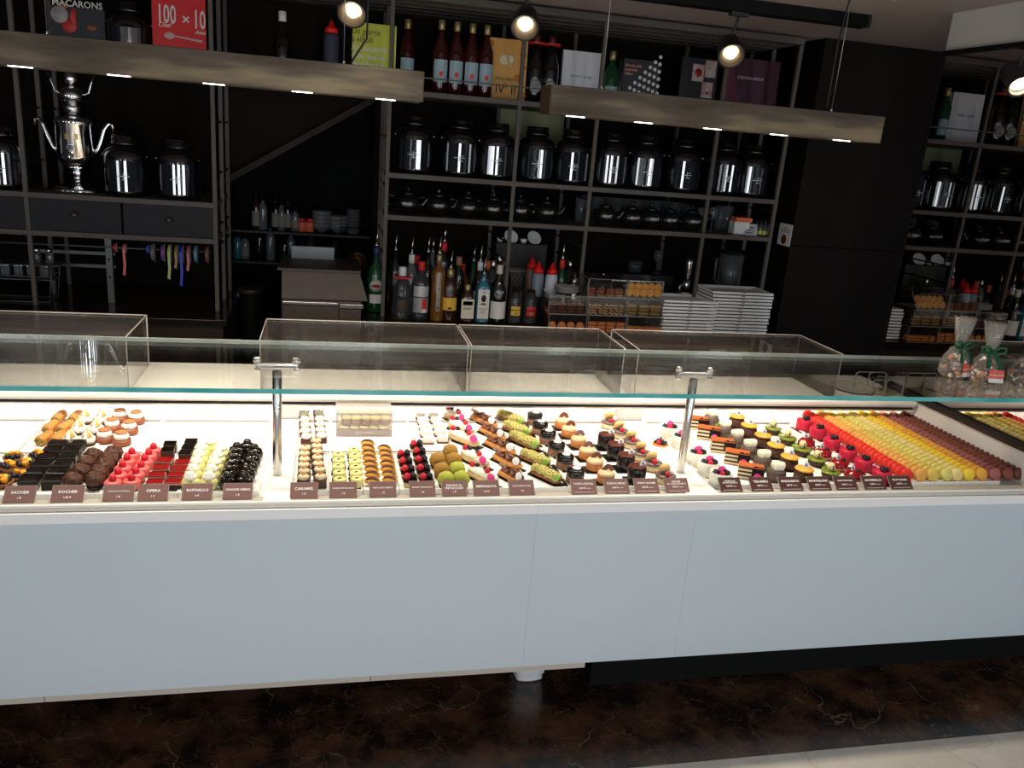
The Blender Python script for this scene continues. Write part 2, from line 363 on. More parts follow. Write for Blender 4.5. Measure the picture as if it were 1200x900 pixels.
# ---------------------------------------------------------------- glass shelf and supports
gs = link('glass_shelf', None, loc=(.5, 2.22, GZ)); tag(gs, 'long clear glass shelf with teal front edge above the pastries', 'glass shelf')
obj('glass_sheet', MB().box(X0-.5, XM-.503, -.238, .238, -.006, .006), m_glass, gs)
obj('front_edge', MB().box(X0-.5, XM-.503, -.2405, -.2382, -.006, .006), m_edge, gs, label='teal polished front edge')
obj('back_edge', MB().box(X0-.5, XM-.503, .2382, .2400, -.006, .006), mat('pale_glass_edge', (.55, .60, .58), .12, coat=.5, noise_amt=.5, nscale=7, col2=(.3, .33, .33)), gs, label='pale bright rear edge')
for px, py, lb in ((325, 556, 'steel support post holding the glass shelf, left of the white topped bites'), (797, 553, 'steel support post holding the glass shelf, beside the white berry cups')):
    p = atZ(px, py, .712)
    s = link('glass_support', None, loc=(p.x, p.y, .712)); tag(s, lb, 'support post', 'steel posts under the glass shelf')
    obj('pole', MB().cyl(.0125, 0, .300, 24), m_steel, s)
    obj('cross_bar', MB().box(-.055, .055, -.009, .009, .3145, .322, .002), m_steel, s)
    for k in (-1, 1):
        obj('clamp_knob', MB().at(k*.050, 0, 0).lathe([(.0001, .3025), (.009, .3025), (.009, .3055), (.005, .306), (.005, .322), (.0105, .3225), (.011, .336), (.0001, .337)], 16), m_steel, s)

# acrylic hoods on the worktop
def hood(pa, pb, lb, ins=0):
    zt = .98; yb, yt, yf = 2.95, 2.65, 2.65
    xa = atY(pa, 403, yt).x; xb = atY(pb, 403, yt).x; h = zt-WZ
    t = link('acrylic_hood', None, loc=((xa+xb)/2, (yt+yb)/2, WZ)); tag(t, lb, 'hood', 'clear acrylic hoods on the worktop')
    w = (xb-xa)/2; cy = (yt+yb)/2; B = yb-cy; T = yt-cy; F = yf-cy; e = .0035
    obj('top_panel', MB().box(-w, w, T, B, h-.004, h), m_acryl, t)
    obj('back_panel', MB().box(-w, w, B-.004, B, 0, h-.004), m_acryl, t)
    fr = MB(); fr.add([(-w, T, h-.004), (w, T, h-.004), (w, F, 0), (-w, F, 0), (-w, T+.004, h-.004), (w, T+.004, h-.004), (w, F+.004, 0), (-w, F+.004, 0)], [(0, 3, 2, 1), (4, 5, 6, 7), (0, 1, 5, 4), (3, 7, 6, 2), (0, 4, 7, 3), (1, 2, 6, 5)])
    obj('front_panel', fr, m_acryl, t)
    for sx in (-1, 1):
        x0, x1 = sorted((sx*w, sx*(w-.004)))
        sd = MB(); sd.add([(x, y, z) for x in (x0, x1) for y, z in ((T+.004, h-.004), (B-.004, h-.004), (B-.004, 0), (F+.004, 0))], [(0, 1, 2, 3), (7, 6, 5, 4), (0, 4, 5, 1), (3, 2, 6, 7), (0, 3, 7, 4), (1, 5, 6, 2)])
        obj('side_panel', sd, m_acryl, t)
    E = MB()
    for sx in (-1, 1):
        x0, x1 = sorted((sx*w, sx*(w+.0025)))
        E.box(x0, x1, T, B, h-.002, h+.0015); E.box(x0, x1, B-.001, B+.0015, 0, h)
        E.tube([(sx*w, T, h), (sx*w, F, 0)], .0012, 6)
    E.box(-w, w, B-.001, B+.002, h-.001, h+.0015)
    obj('bonded_edge', E, m_acredge, t, label='bright bonded edges of the clear sheets')
hood(-300, 148, 'clear acrylic hood at the far left of the worktop')
hood(305, 549, 'clear acrylic hood behind the left steel post')
hood(553, 733, 'clear acrylic hood in the middle of the worktop, behind the eclairs')
hood(750, 990, 'rightmost clear acrylic hood, beside the wire racks')

# ---------------------------------------------------------------- brass beams with LED slots
def brass():
    m = bpy.data.materials.new('aged_brass'); m.use_nodes = True; nt = m.node_tree; b = nt.nodes['Principled BSDF']; N = nt.nodes.new; L = nt.links.new
    tc = N('ShaderNodeTexCoord'); mp = N('ShaderNodeMapping'); mp.inputs['Scale'].default_value = (1.3, 6, 9); L(tc.outputs['Object'], mp.inputs[0])
    n = N('ShaderNodeTexNoise'); n.inputs['Scale'].default_value = 2.2; n.inputs['Detail'].default_value = 6; L(mp.outputs[0], n.inputs['Vector'])
    r = N('ShaderNodeValToRGB'); r.color_ramp.elements[0].position = .35; r.color_ramp.elements[1].position = .66
    r.color_ramp.elements[0].color = (.050, .036, .024, 1); r.color_ramp.elements[1].color = (.20, .15, .085, 1); L(n.outputs['Fac'], r.inputs[0])
    e = r.color_ramp.elements.new(.5); e.color = (.085, .065, .045, 1)
    L(r.outputs[0], b.inputs['Base Color']); b.inputs['Metallic'].default_value = .75; b.inputs['Roughness'].default_value = .48; return m
m_brass = brass()
m_brassd = mat('aged_brass_end', (.10, .065, .03), .5, metal=.6)
m_led = mat('led_glow', (1, .95, .85), .5, emit=((1, .93, .82), 9))
m_wire = mat('steel_wire', (.4, .4, .4), .4, metal=.8)
m_cable = mat('black_cable', (.01, .01, .01), .5)
YBM = 2.35
def beam(xa, xb, lb, leds, wires, zb=1.729, zt=1.808):
    t = link('pendant_beam', None, loc=((xa+xb)/2, YBM+.06, zb)); tag(t, lb, 'pendant lamp', 'aged brass beam lamps over the counter')
    cx = (xa+xb)/2; w = (xb-xa)/2; h = zt-zb
    obj('beam_body', MB().box(-w, w, -.06, .06, 0, h, .0012), m_brass, t)
    obj('end_cap', MB().box(-w-.002, -w, -.058, .058, .001, h-.001).box(w, w+.002, -.058, .058, .001, h-.001), m_brassd, t, label='darker brown end plates')
    for x in leds:
        obj('led_slot', MB().box(x-cx-.026, x-cx+.026, -.055, -.043, -.002, -.0002), m_led, t, label='glowing white light slot')
        l = bpy.data.lights.new('beam_light', 'AREA'); l.shape = 'RECTANGLE'; l.size = .07; l.size_y = .05; l.energy = DECK_W; l.color = WARM; l.spread = R_(125)
        lo = bpy.data.objects.new('beam_light', l); COL.objects.link(lo); lo.parent = t; lo.location = (x-cx, -.01, -.006); lo.rotation_euler = (R_(4), 0, 0)
    for x, s in wires:
        obj('suspension_wire', MB().tube([(x-cx, 0, h), (x-cx, 0, 2.235-zb)], .0012, 6), m_wire, t)
        obj('wire_stud', MB().at(x-cx, 0, 0).cyl(.004, h, h+.012, 10), m_steel, t)
    return t
L1 = [atY(px, py, YBM).x for px, py in ((-90, 65), (22, 77), (138, 88), (250, 99), (354, 110), (452, 120))]
L2 = [atY(px, py, YBM).x for px, py in ((675, 142), (755, 149), (836, 156), (914, 163), (988, 169))]
xl1 = atY(495, 121, YBM).x; xr0 = atY(644, 136, YBM).x; xr1 = atY(1031, 170, YBM).x
beam(-1.25, xl1, 'long aged brass beam lamp hanging at the left, before the samovar', L1, [(atY(55, 34, YBM+.06).x, 0), (atY(403, 72, YBM+.06).x, 0)])
beam(xr0, xr1, 'shorter aged brass beam lamp hanging at the right, before the black canisters', L2, [(atY(705, 103, YBM+.06).x, 0), (atY(974, 131, YBM+.06).x, 0)])
for (p, q, r_, lb) in (((432, -5), (430, 45), (411, 74), 'thin black power cable running up from the left brass beam'), ((1001, -5), (982, 50), (968, 130), 'thin black power cable running up from the right brass beam')):
    y = YBM+.03; A = atY(*p, y); B = atY(*q, y); C = atY(*r_, y); A.z = 2.235
    pts = [A.lerp(B, i/6) for i in range(7)] + [B.lerp(C, i/6) for i in range(1, 7)]
    tag(obj('power_cable', MB().tube([p_ for p_ in pts], .0028, 6), m_cable), lb, 'cable', 'power cables of the beam lamps')

# track and spotlights
tk = link('ceiling_track', None, loc=(.9, 3.2, 2.19)); tag(tk, 'black lighting track along the ceiling, above the spotlights', 'track')
xt = 2.07
obj('track_rail', MB().box(-2.6, xt-.9, -.035, .035, 0, .044), m_black, tk)
obj('track_cover', MB().box(xt-.9, xt-.9+.012, -.037, .037, -.002, .044), mat('track_end_black', (.02, .02, .02), .4), tk)
for xx in (-.2, .62):
    pass
m_bulb = mat('spot_glow', (1, .95, .8), .5, emit=((1, .82, .55), 16))
m_refl = mat('spot_reflector', (.30, .24, .17), .35, metal=.8)
m_shell = mat('spot_black', (.014, .012, .011), .45)
def spot(px, py, y, lb, tilt=.12, yaw=0):
    p = atY(px, py, y); top = 2.19 if abs(y-3.2) < .05 else 2.235
    t = link('track_spotlight', None, loc=p); tag(t, lb, 'spotlight', 'black spotlights with glowing lamps')
    d = Vector((-.25, -1, -.80)); d.normalize(); q = d.to_track_quat('-Z', 'Y').to_euler()
    r = .019*p.y**1.0*.87
    obj('housing', MB().lathe([(.0001, .115), (.022, .112), (.040, .092), (r-.003, .05), (r, 0), (r-.002, -.002), (r-.006, 0), (r-.010, .02), (.02, .03), (.0001, .03)], 28), m_shell, t, rot=q)
    obj('reflector', MB().lathe([(.030, .022), (r-.007, .001), (r-.009, .004), (.030, .026)], 28, scal=.015, ns=28), m_refl, t, rot=q)
    obj('lamp', MB().lathe([(.0001, .006), (.012, .008), (.019, .012), (.022, .022), (.0001, .026)], 24), m_bulb, t, rot=q, label='glowing warm white lamp')
    obj('stem', MB().tube([(0, .03, .05), (.006, .03, .09), (.006, .0, .13), (.006, 0, top-p.z)], .0055, 8), m_shell, t)
    obj('adapter', MB().box(-.03, .042, -.016, .016, top-p.z-.014, top-p.z-.0005), m_shell, t)
spot(412, 17, 3.2, 'glowing black track spotlight above the left brass beam, beside the yellow green book')
spot(615, 33, 3.2, 'glowing black track spotlight in front of the orange cookbook')
spot(857, 66, 3.2, 'glowing black track spotlight hanging above the right brass beam')
spot(1196, 102, 2.42, 'glowing black spotlight at the upper right frame edge, by the mirror')
# recessed white ceiling buttons
for px, py, lb in ((952, 17, 'small white clip on the ceiling beside the black track end'),):
    p = atZ(px, py, 2.235)
    tag(obj('ceiling_clip', MB().at(p.x, 2.80, 2.2352-.012).box(-.02, .02, -.008, .008, 0, .0115, .002), m_white), lb, 'clip')
# ================================================================ BACK BAR
def SX(px, py, y=YS): return atY(px, py, y).x
m_counter = mat('dark_glossy_counter', (.014, .010, .008), .12)
m_cfront = mat('dark_walnut_front', (.028, .013, .009), .45, noise_amt=.4, nscale=5)
bc = link('back_counter', None, loc=(1.2, 4.0, 0)); tag(bc, 'dark glossy back bar counter below the bottles', 'counter')
o = obj('counter_top', MB().box(.17, 2.298, 3.66, 4.43, .772, WZ, .003), m_counter, bc); o.location = (-1.2, -4, 0)
o = obj('counter_front', MB().box(.19, 2.298, 3.70, 4.40, 0, .772), m_cfront, bc); o.location = (-1.2, -4, 0)
bl = link('side_counter', None, loc=(-.9, 4.0, 0)); tag(bl, 'dark walnut counter at the left below the grey drawers', 'counter')
o = obj('counter_top', MB().box(-2.4, -.43, 3.69, 4.43, .775, WZ, .003), m_counter, bl); o.location = (.9, -4, 0)
o = obj('counter_front', MB().box(-2.4, -.45, 3.72, 4.40, 0, .775), m_cfront, bl); o.location = (.9, -4, 0)

def shelving(name, lab, xs, xa, xb, shelves, ztop=2.195, extra=()):
    t = link(name, None, loc=((xa+xb)/2, YS+.27, WZ)); tag(t, lab, 'shelving'); L0 = -Vector(t.location)
    for x in xs:
        for y in ((YS, YS+.26, YS+.50) if x in (xs[0], xs[-1]) or len(xs) == 2 else (YS, YS+.50)):
            w = .0085
            obj('upright', MB().box(x-w, x+w, y, y+.017, WZ+.0005, ztop), m_post, t, loc=L0)
        for z in (1.08, 1.17, 1.40, 1.62):
            obj('side_rung', MB().box(x-.004, x+.004, YS+.018, YS+.5, z, z+.008), m_slot, t, loc=L0)
    for z, a, b, nm in shelves:
        obj('shelf', MB().box(a, b, YS-.004, YS+.52, z-.022, z, .001), m_post, t, loc=L0)
    return t, L0
XR = [SX(455, 200)-.004, SX(603, 205), SX(692.5, 215), SX(831, 228), 2.205]
ru, LR = shelving('bar_shelving', 'tall taupe metal shelving behind the bar holding black canisters and teapots', XR, XR[0], 2.205,
    [(ZJ, XR[0], 2.205, 'a'), (ZT, XR[0], 2.205, 'b'), (ZTOP, SX(249, 120)+.012, 2.205, 'c')])
obj('retaining_bar', MB().box(XR[0], 2.2, YS+.002, YS+.008, ZTOP+.055, ZTOP+.061), m_post, ru, loc=LR)
XL = [SX(17, 80), SX(249, 120)]
lu, LL = shelving('cabinet_shelving', 'taupe metal shelving at the left holding the samovar over grey drawers', [XL[0], XL[1]], -2.1, XL[1],
    [(ZD, -2.1, XL[1], 'a'), (1.126, -2.1, XL[1], 'b'), (ZTOP, -2.1, XL[1], 'c')])
m_drawer = mat('slate_grey_drawer', (.022, .022, .025), .6, spec=.2)
dx = [SX(-90, 240), SX(30, 240), SX(143, 250), XL[1]-.002]
for a, b in zip(dx, dx[1:]):
    d = obj('drawer', MB().box(a+.003, b-.006, YS+.004, YS+.42, 1.1275, ZD-.0235, .001), m_drawer, lu, loc=LL)
    k = obj('drawer_knob', MB().at((a+b)/2, YS+.004, 1.20, rx=pi/2).lathe([(.0001, .0), (.006, 0), (.005, .010), (.014, .016), (.012, .024), (.0001, .026)], 16), mat('bronze_knob', (.09, .07, .055), .4, metal=.6), d)
# canopy slats over the shelving
cn = link('slatted_canopy', None, loc=(.5, 3.7, 2.19)); tag(cn, 'dark slatted canopy under the ceiling, over the bar shelving', 'canopy')
m_slat = mat('dark_taupe_slat', (.13, .115, .105), .5, spec=.3)
for i in range(5):
    y = 3.885+i*.112
    obj('slat', MB().box(-2.6, 1.705, y-3.7, y-3.7+.098, .008, .022, .001), m_slat, cn)
obj('canopy_frame', MB().box(-2.6, 1.705, .152, .168, .0055, .034), m_post, cn)

# ---- canisters
m_tin = mat('glossy_black_tin', (.004, .004, .005), .08, spec=.8, ior=1.6)
m_tinl = mat('black_label_gloss', (.006, .006, .012), .06, spec=1.0, ior=1.9)
m_pr = mat('silver_print', (.50, .50, .50), .4)
def canister(k=1):
    b = MB().lathe([(.0001, 0), (.082, 0), (.089, .004), (.092, .02), (.092, .160), (.088, .178), (.072, .198), (.052, .206), (.050, .214), (.0001, .214)], 40)
    lid = MB().lathe([(.0001, .214), (.054, .2145), (.058, .217), (.058, .224), (.053, .226), (.053, .250), (.050, .254), (.0001, .255)], 32)
    lb = MB().arc(.0922, -.75, .75, .022, .150, .0008, 14)
    pr = MB().arc(.0932, -.32, .22, .084, .0875, .0004, 6).arc(.0932, -.10, .12, .070, .073, .0004, 4).arc(.0932, -.06, -.02, .073, .100, .0004, 2).arc(.0932, .02, .16, .094, .097, .0004, 2)
    kn = MB().at(.088, -.030, .17).ball(.004, 0, 8).at(-.088, -.030, .17).ball(.004, 0, 8)
    return [pt('canister_body', b, m_tin), pt('canister_lid', lid, m_tin), pt('label_panel', lb, m_tinl, sub=[sp('printed_crest', pr, m_pr)]), pt('clasp_stud', kn, m_steel)]
CAN = canister()
cans = [(485, 200), (538, 206), (581, 210), (627, 213), (669, 216), (714, 218), (754, 221), (799, 224), (846, 227), (880, 229)]
wh = ['leftmost on the bar shelf', 'second from the left on the bar shelf', 'third from the left on the bar shelf', 'just right of the second bar upright', 'left of the third bar upright, under the brass beam end', 'just right of the third bar upright', 'in the middle of the third bar bay', 'just left of the fourth bar upright', 'just right of the fourth bar upright', 'rightmost on the bar shelf']
for (px, py), w in zip(cans, wh):
    place(CAN, 'tea_canister', 'glossy black tea canister, '+w, 'canister', (SX(px, py-20, YS+.115), YS+.115, ZJ+.001), group='black canisters on the bar shelf', rz=-.08)
for px, y, w in ((6, .12, 'partly cut off at the left frame edge'), (148, .12, 'just right of the samovar'), (209, .12, 'right end of the samovar shelf')):
    place(CAN, 'tea_canister', 'glossy black tea canister on the drawer cabinet, '+w, 'canister', (SX(px, 200, YS+y), YS+y, ZD+.001), group='black canisters by the samovar', rz=.12)
place(CAN, 'tea_canister', 'black tea canister on the top left shelf between two cookbooks', 'canister', (SX(153, 40, YS+.2), YS+.2, ZTOP+.001), rz=.1)

# ---- teapots
m_pot = mat('black_teapot_glaze', (.007, .007, .007), .10, spec=.7)
def teapot():
    b = MB().lathe([(.0001, 0), (.032, 0), (.036, .006), (.056, .028), (.061, .048), (.055, .070), (.036, .086), (.030, .089), (.0001, .089)], 26)
    lid = MB().lathe([(.0001, .089), (.031, .089), (.026, .098), (.008, .104), (.006, .110), (.010, .115), (.007, .121), (.0001, .122)], 18)
    spt = MB().tube([(.045, 0, .035), (.070, 0, .048), (.082, 0, .070), (.096, 0, .084)], .014, 10, .006)
    hd = MB().tube([(-.048, 0, .070), (-.075, 0, .082), (-.092, 0, .065), (-.088, 0, .040), (-.055, 0, .026)], .005, 8)
    return [pt('teapot_body', b, m_pot, sub=[]), pt('lid', lid, m_pot), pt('spout', spt, m_pot), pt('handle', hd, m_pot)]
POT = teapot()
pots = [(478, 246), (514, 249), (548, 251), (578, 253), (609, 256), (640, 258), (709, 262), (740, 264), (762, 266), (784, 268), (810, 270)]
pw = ['leftmost, by the upright', 'second from the left', 'third from the left', 'fourth from the left', 'just right of the second upright', 'in the second bay from the left', 'just right of the third upright', 'second after the third upright', 'third after the third upright', 'fourth after the third upright', 'rightmost of the row']
for i, ((px, py), w) in enumerate(zip(pots, pw)):
    y = YS+.09
    t = place(POT, 'teapot', 'small black teapot on the lower bar shelf, '+w, 'teapot', (SX(px, py-10, y), y, ZT+.001), group='black teapots on the lower shelf', rz=-.15+.06*(i % 3), scale=(1.05, 1.05, 1.02))
    letters('VENIT', .017, m_pr, t, (0, -.0622, .050), (pi/2-.05, 0, 0))
# ---- glassware
m_cg = glassy('tableware_glass', (.86, .88, .88), .06, (.6, .62, .64), f0=1.5)
def gprof(prof, n=18): return MB().lathe(prof, n)
TUM = [pt(None, gprof([(.0001, 0), (.026, 0), (.033, .11), (.031, .11), (.025, .008), (.0001, .008)]), m_cg)]
WIN = [pt(None, gprof([(.0001, 0), (.032, 0), (.030, .003), (.004, .006), (.004, .075), (.022, .09), (.033, .12), (.030, .165), (.028, .165), (.031, .12), (.018, .092), (.0001, .082)]), m_cg)]
MUG = [pt(None, gprof([(.0001, 0), (.034, 0), (.038, .03), (.038, .085), (.036, .085), (.036, .01), (.0001, .01)]), m_cg), ]
for i, (px, dy) in enumerate([(681, .2), (688, .30), (700, .26), (712, .32), (722, .28), (734, .3), (745, .28), (757, .3), (768, .28), (780, .3), (791, .28), (803, .3), (845, .22), (853, .22)]):
    place(TUM, 'tumbler', 'clear tumbler standing behind the teapots, '+ORD[i].replace('front', 'first')+' from the left', 'glass', (SX(px, 245, YS+dy), YS+dy, ZT+.001), group='clear glasses behind the teapots', scale=(1, 1, 1.15))
for px, w in ((822, 'stemmed clear glass at the right end of the teapots'), (835, 'stemmed clear glass left of the white carton')):
    place(WIN, 'wine_glass', w, 'glass', (SX(px, 255, YS+.1), YS+.1, ZT+.001), scale=(.7, .7, .75))
# carton, card, small bottles at right end
m_pap = mat('white_paper', (.72, .72, .72), .6)
m_org = mat('orange_print', (.75, .16, .06), .5)
x = SX(871, 262, YS+.06)
t = link('tea_carton', None, loc=(x, YS+.09, ZT+.001), rot=(0, 0, -.1)); tag(t, 'white carton with an orange lid on the lower bar shelf', 'carton')
obj('box_body', MB().box(-.045, .035, -.04, .04, 0, .062, .001), m_pap, t); obj('orange_lid', MB().box(-.040, .045, -.042, .042, .0625, .085, .003), m_org, t)
t = link('leaning_card', None, loc=(SX(882, 270, YS+.02), YS+.030, ZT+.001), rot=(-.45, 0, -.25)); tag(t, 'grey printed card leaning before the white carton', 'card')
obj('card_sheet', MB().polyz([(-.035, 0), (.02, 0), (.035, .001), (-.02, .001)], 0, .001).box(-.035, .03, 0, .0012, .001, .062), mat('grey_card', (.42, .43, .45), .6), t)
obj('printed_lines', MB().box(-.025, .02, -.0008, 0, .040, .045).box(-.022, .015, -.0008, 0, .026, .030).box(-.028, .010, -.0008, 0, .012, .016), m_black, t)
for i, (px, c, nm) in enumerate([(888, (.05, .35, .05), 'green'), (893, (.45, .42, .08), 'yellow'), (898, (.35, .5, .1), 'lime'), (903, (.7, .15, .05), 'orange')]):
    t = link('mini_bottle', None, loc=(SX(px, 265, YS+.04), YS+.05, ZT+.001)); tag(t, 'tiny bottle with '+nm+' label right of the white carton', 'bottle', 'tiny bottles on the lower shelf')
    obj('glass_body', MB().lathe([(.0001, 0), (.010, 0), (.011, .03), (.010, .05), (.004, .062), (.004, .075), (.0001, .075)], 12), m_cg, t)
    obj('label', MB().arc(.0112, -1.3, 1.3, .006, .026, .0006, 6), mat('mini_'+nm, c, .5), t)
p = atY(915, 274, 3.045)
t = link('notice_card', None, loc=(2.2985, 3.90, 1.294)); tag(t, 'small white notice card fixed to the dark wall panel by the shelving', 'card')
obj('card_sheet', MB().box(-.0012, .0012, -.065, .060, -.055, .055), m_pap, t)
obj('printed_lines', MB().box(-.0018, -.0012, -.045, .03, .022, .027).box(-.0018, -.0012, -.045, .04, .012, .017).box(-.0018, -.0012, -.02, .02, .032, .037), mat('grey_ink', (.25, .25, .25), .6), t)
obj('printed_emblem', MB().at(-.0012, 0, -.025, ry=-pi/2).cyl(.026, 0, .0006, 16), mat('maroon_ink', (.12, .02, .02), .6), t)

# ---- books on the top shelf
m_pages = mat('book_pages', (.60, .57, .50), .7)
def book(x0, x1, y, z0, h, col, name, label, thick=.025, rz=0, lean=.05, rough=.45, **kw):
    w = x1-x0
    t = link(name, None, loc=((x0+x1)/2, y, z0+.0012), rot=(-lean, 0, rz)); tag(t, label, 'book')
    m = mat('cover_'+label[:18], col, rough, **kw)
    obj('front_cover', MB().box(-w/2, w/2, 0, .0025, 0, h), m, t)
    obj('back_cover', MB().box(-w/2, w/2, thick-.0025, thick, 0, h), m, t)
    obj('spine', MB().box(-w/2-.002, -w/2+.001, 0, thick, 0, h), m, t)
    obj('page_block', MB().box(-w/2+.002, w/2-.004, .0028, thick-.0028, .004, h-.004), m_pages, t)
    return t
def XZ(px, py, y): p = atY(px, py, y); return p.x, p.z
yb = YS+.12
xa, z1 = XZ(573, 43, yb); xb, _ = XZ(619, 60, yb)
t = book(xa, xb, yb, ZTOP, z1-ZTOP+.0, (.62, .32, .07), 'cookbook', 'orange brown cookbook with roman numerals, standing between wine bottles on the top shelf')
w = xb-xa; h = z1-ZTOP
m_orb = mat('orange_bump', (.50, .17, .02), .5); m_ink = mat('black_ink', (.015, .012, .01), .5); m_tanp = mat('tan_print', (.72, .60, .40), .5)
o = MB()
for fx_, fz, r in ((-.42, .90, .014), (.40, .76, .016), (-.44, .45, .012), (.28, .38, .015), (-.40, .06, .014), (.46, .1, .013), (0, .24, .009), (.45, .55, .010)):
    o.at(fx_*w, -.0004, fz*h, sc=(1, .6, 1)).ball(r, 0, 16)
obj('fruit_relief', o, m_orb, t)
letters('IV  II', .062, m_ink, t, (0, -.0006, .17*h), sx=.85)
letters('CARLO CRACCO', .017, m_ink, t, (0, -.0006, .345*h), sx=.8)
obj('emblem', MB().at(-.012, -.0008, .66*h, rx=pi/2).lathe([(.018, 0), (.024, 0), (.024, .001), (.018, .001)], 18).at(.016, -.0008, .68*h, rx=pi/2).lathe([(.013, 0), (.019, 0), (.019, .001), (.013, .001)], 18).at(.02, -.0008, .62*h, rx=pi/2, ).box(-.002, .002, -.02, .006, 0, .001), m_tanp, t)
# white book
y2 = YS+.20
xa, z1 = XZ(662, 58, y2); xb, _ = XZ(707, 66, y2)
t = book(xa, xb, y2, ZTOP, z1-ZTOP, (.66, .66, .70), 'cookbook', 'white speckled cookbook on the top shelf above the right brass beam', noise_amt=.18, nscale=60, col2=(.45, .45, .5))
letters('PIERRE HERME', .017, mat('grey_print', (.25, .25, .27), .5), t, (0, -.0006, .55*(z1-ZTOP)))
# black macaron-pattern book
xa, z1 = XZ(733, 68, y2); xb, _ = XZ(775, 72, y2)
t = book(xa, xb, y2, ZTOP, z1-ZTOP, (.010, .009, .012), 'cookbook', 'black cookbook with pink title and white pastry pattern on the top shelf')
m_pink = mat('pink_print', (.62, .26, .22), .5)
letters('Manuale della\npasticceria\nitaliana', .019, m_pink, t, (-.085, -.0006, .80*(z1-ZTOP)), align='LEFT', sx=.8)
o = MB(); m_wh = mat('white_print', (.62, .62, .60), .5)
for r_ in range(7):
    for c in range(r_+1):
        o.at(.092-(r_-c)*.024+.004*c*0, -.0005, .27-r_*.026-c*.008, rx=pi/2).cyl(.009, 0, .0008, 12, bev=.0001)
obj('pastry_pattern', o, m_wh, t)
# dark book with photographs
y3 = YS+.22
xa, z1 = XZ(802, 66, y3); xb, _ = XZ(844, 74, y3)
t = book(xa, xb, y3, ZTOP, z1-ZTOP, (.012, .010, .014), 'cookbook', 'dark cookbook with small pastry photographs behind the hanging spotlight')
w = xb-xa; h = z1-ZTOP
for a, b, c, d, cc in ((-.20, .12, .62, .90, (.55, .52, .50)), (.14, .44, .70, .98, (.5, .48, .42)), (.10, .40, .36, .62, (.48, .5, .45)), (0, .34, .12, .30, (.5, .42, .42))):
    obj('photo_print', MB().box(a*w, b*w, -.0008, -.0001, c*h, d*h), mat('photo%.2f' % a, cc, .5, noise_amt=.7, nscale=25, col2=(.35, .03, .04)), t)
for q_, r0 in ((-.04*w, .020), (.26*w, .008)): obj('cherry_print', MB().at(q_, -.0009, (.76 if r0 > .01 else .44)*h, rx=pi/2).cyl(r0, 0, .0006, 16), mat('dark_red_print', (.30, .01, .02), .4), t)
# purple book
xa, z1 = XZ(855, 66, y2); xb, _ = XZ(916, 80, y2)
t = book(xa, xb, y2, ZTOP, z1-ZTOP, (.045, .008, .020), 'cookbook', 'dark purple cookbook with magenta shape, rightmost on the top shelf')
h = z1-ZTOP; w = xb-xa
letters('STEPHANE LEROUX', .019, mat('pale_print', (.45, .40, .42), .5), t, (-.01, -.0006, .70*h), sx=.85)
obj('magenta_shape', MB().poly([(-.49*w, .02*h), (.02*w, .02*h), (.0*w, .34*h), (-.49*w, .12*h)], -.0008, -.0001), mat('magenta_print', (.22, .015, .07), .5), t)
obj('faded_shape', MB().poly([(-.49*w, .22*h), (-.2*w, .34*h), (-.40*w, .90*h), (-.49*w, .92*h)], -.0008, -.0001), mat('plum_print', (.11, .012, .04), .5), t)
# yellow-green book above the opening
y4 = YS+.14
xa, z1 = XZ(414, 25, y4); xb, _ = XZ(462, 30, y4)
t = book(xa, xb, y4, ZTOP, z1-ZTOP, (.50, .55, .05), 'cookbook', 'yellow green cookbook with white text above the left brass beam', thick=.05)
h = z1-ZTOP
letters('Un giorno\na elBulli', .034, mat('olive_print', (.10, .12, .02), .5), t, (-.095, -.0006, .80*h), align='LEFT', sx=.9)
letters('Alla scoperta\ndelle idee, le\ntecniche e la\ncreativita di', .034, m_wh, t, (-.095, -.0006, .42*h), align='LEFT', sx=.85)
obj('spine_band', MB().box((xb-xa)/2+.004, (xb-xa)/2+.012, .002, .048, 0, h), MATS['cover_'+'yellow green cookbook with white text above the left brass beam'[:18]], t)
# red book 100 x 10
xa, _ = XZ(178, 20, y4); xb, _ = XZ(240, 20, y4); z1 = atY(210, -28, y4).z
t = book(xa, xb, y4, ZTOP, z1-ZTOP, (.60, .012, .015), 'cookbook', 'bright red cookbook with large white numbers on the top left shelf')
h = z1-ZTOP
zz = lambda py: atY(210, py, y4).z-ZTOP
letters('100', .105, m_wh, t, (-.050, -.0006, zz(19)), sx=.50); letters('\u00d7', .06, m_wh, t, (.028, -.0006, zz(23))); letters('10', .105, m_wh, t, (.082, -.0006, zz(22)), sx=.50)
letters('Chef', .026, m_wh, t, (-.06, -.0006, zz(31)), shear=.3); letters('Anni', .022, m_wh, t, (.085, -.0006, zz(36)), shear=.3)
obj('spoon_print', MB().at(-.04, -.0005, zz(43), rx=pi/2, sc=(1.5, 1, 1)).cyl(.014, 0, .0008, 18).at(0, 0, 0).poly([(-.02, zz(43)-.002), (.09, zz(46)-.006), (.095, zz(46)+.003), (-.02, zz(43)+.003)], -.0008, -.0002), mat('pale_pink_print', (.55, .35, .36), .5), t)
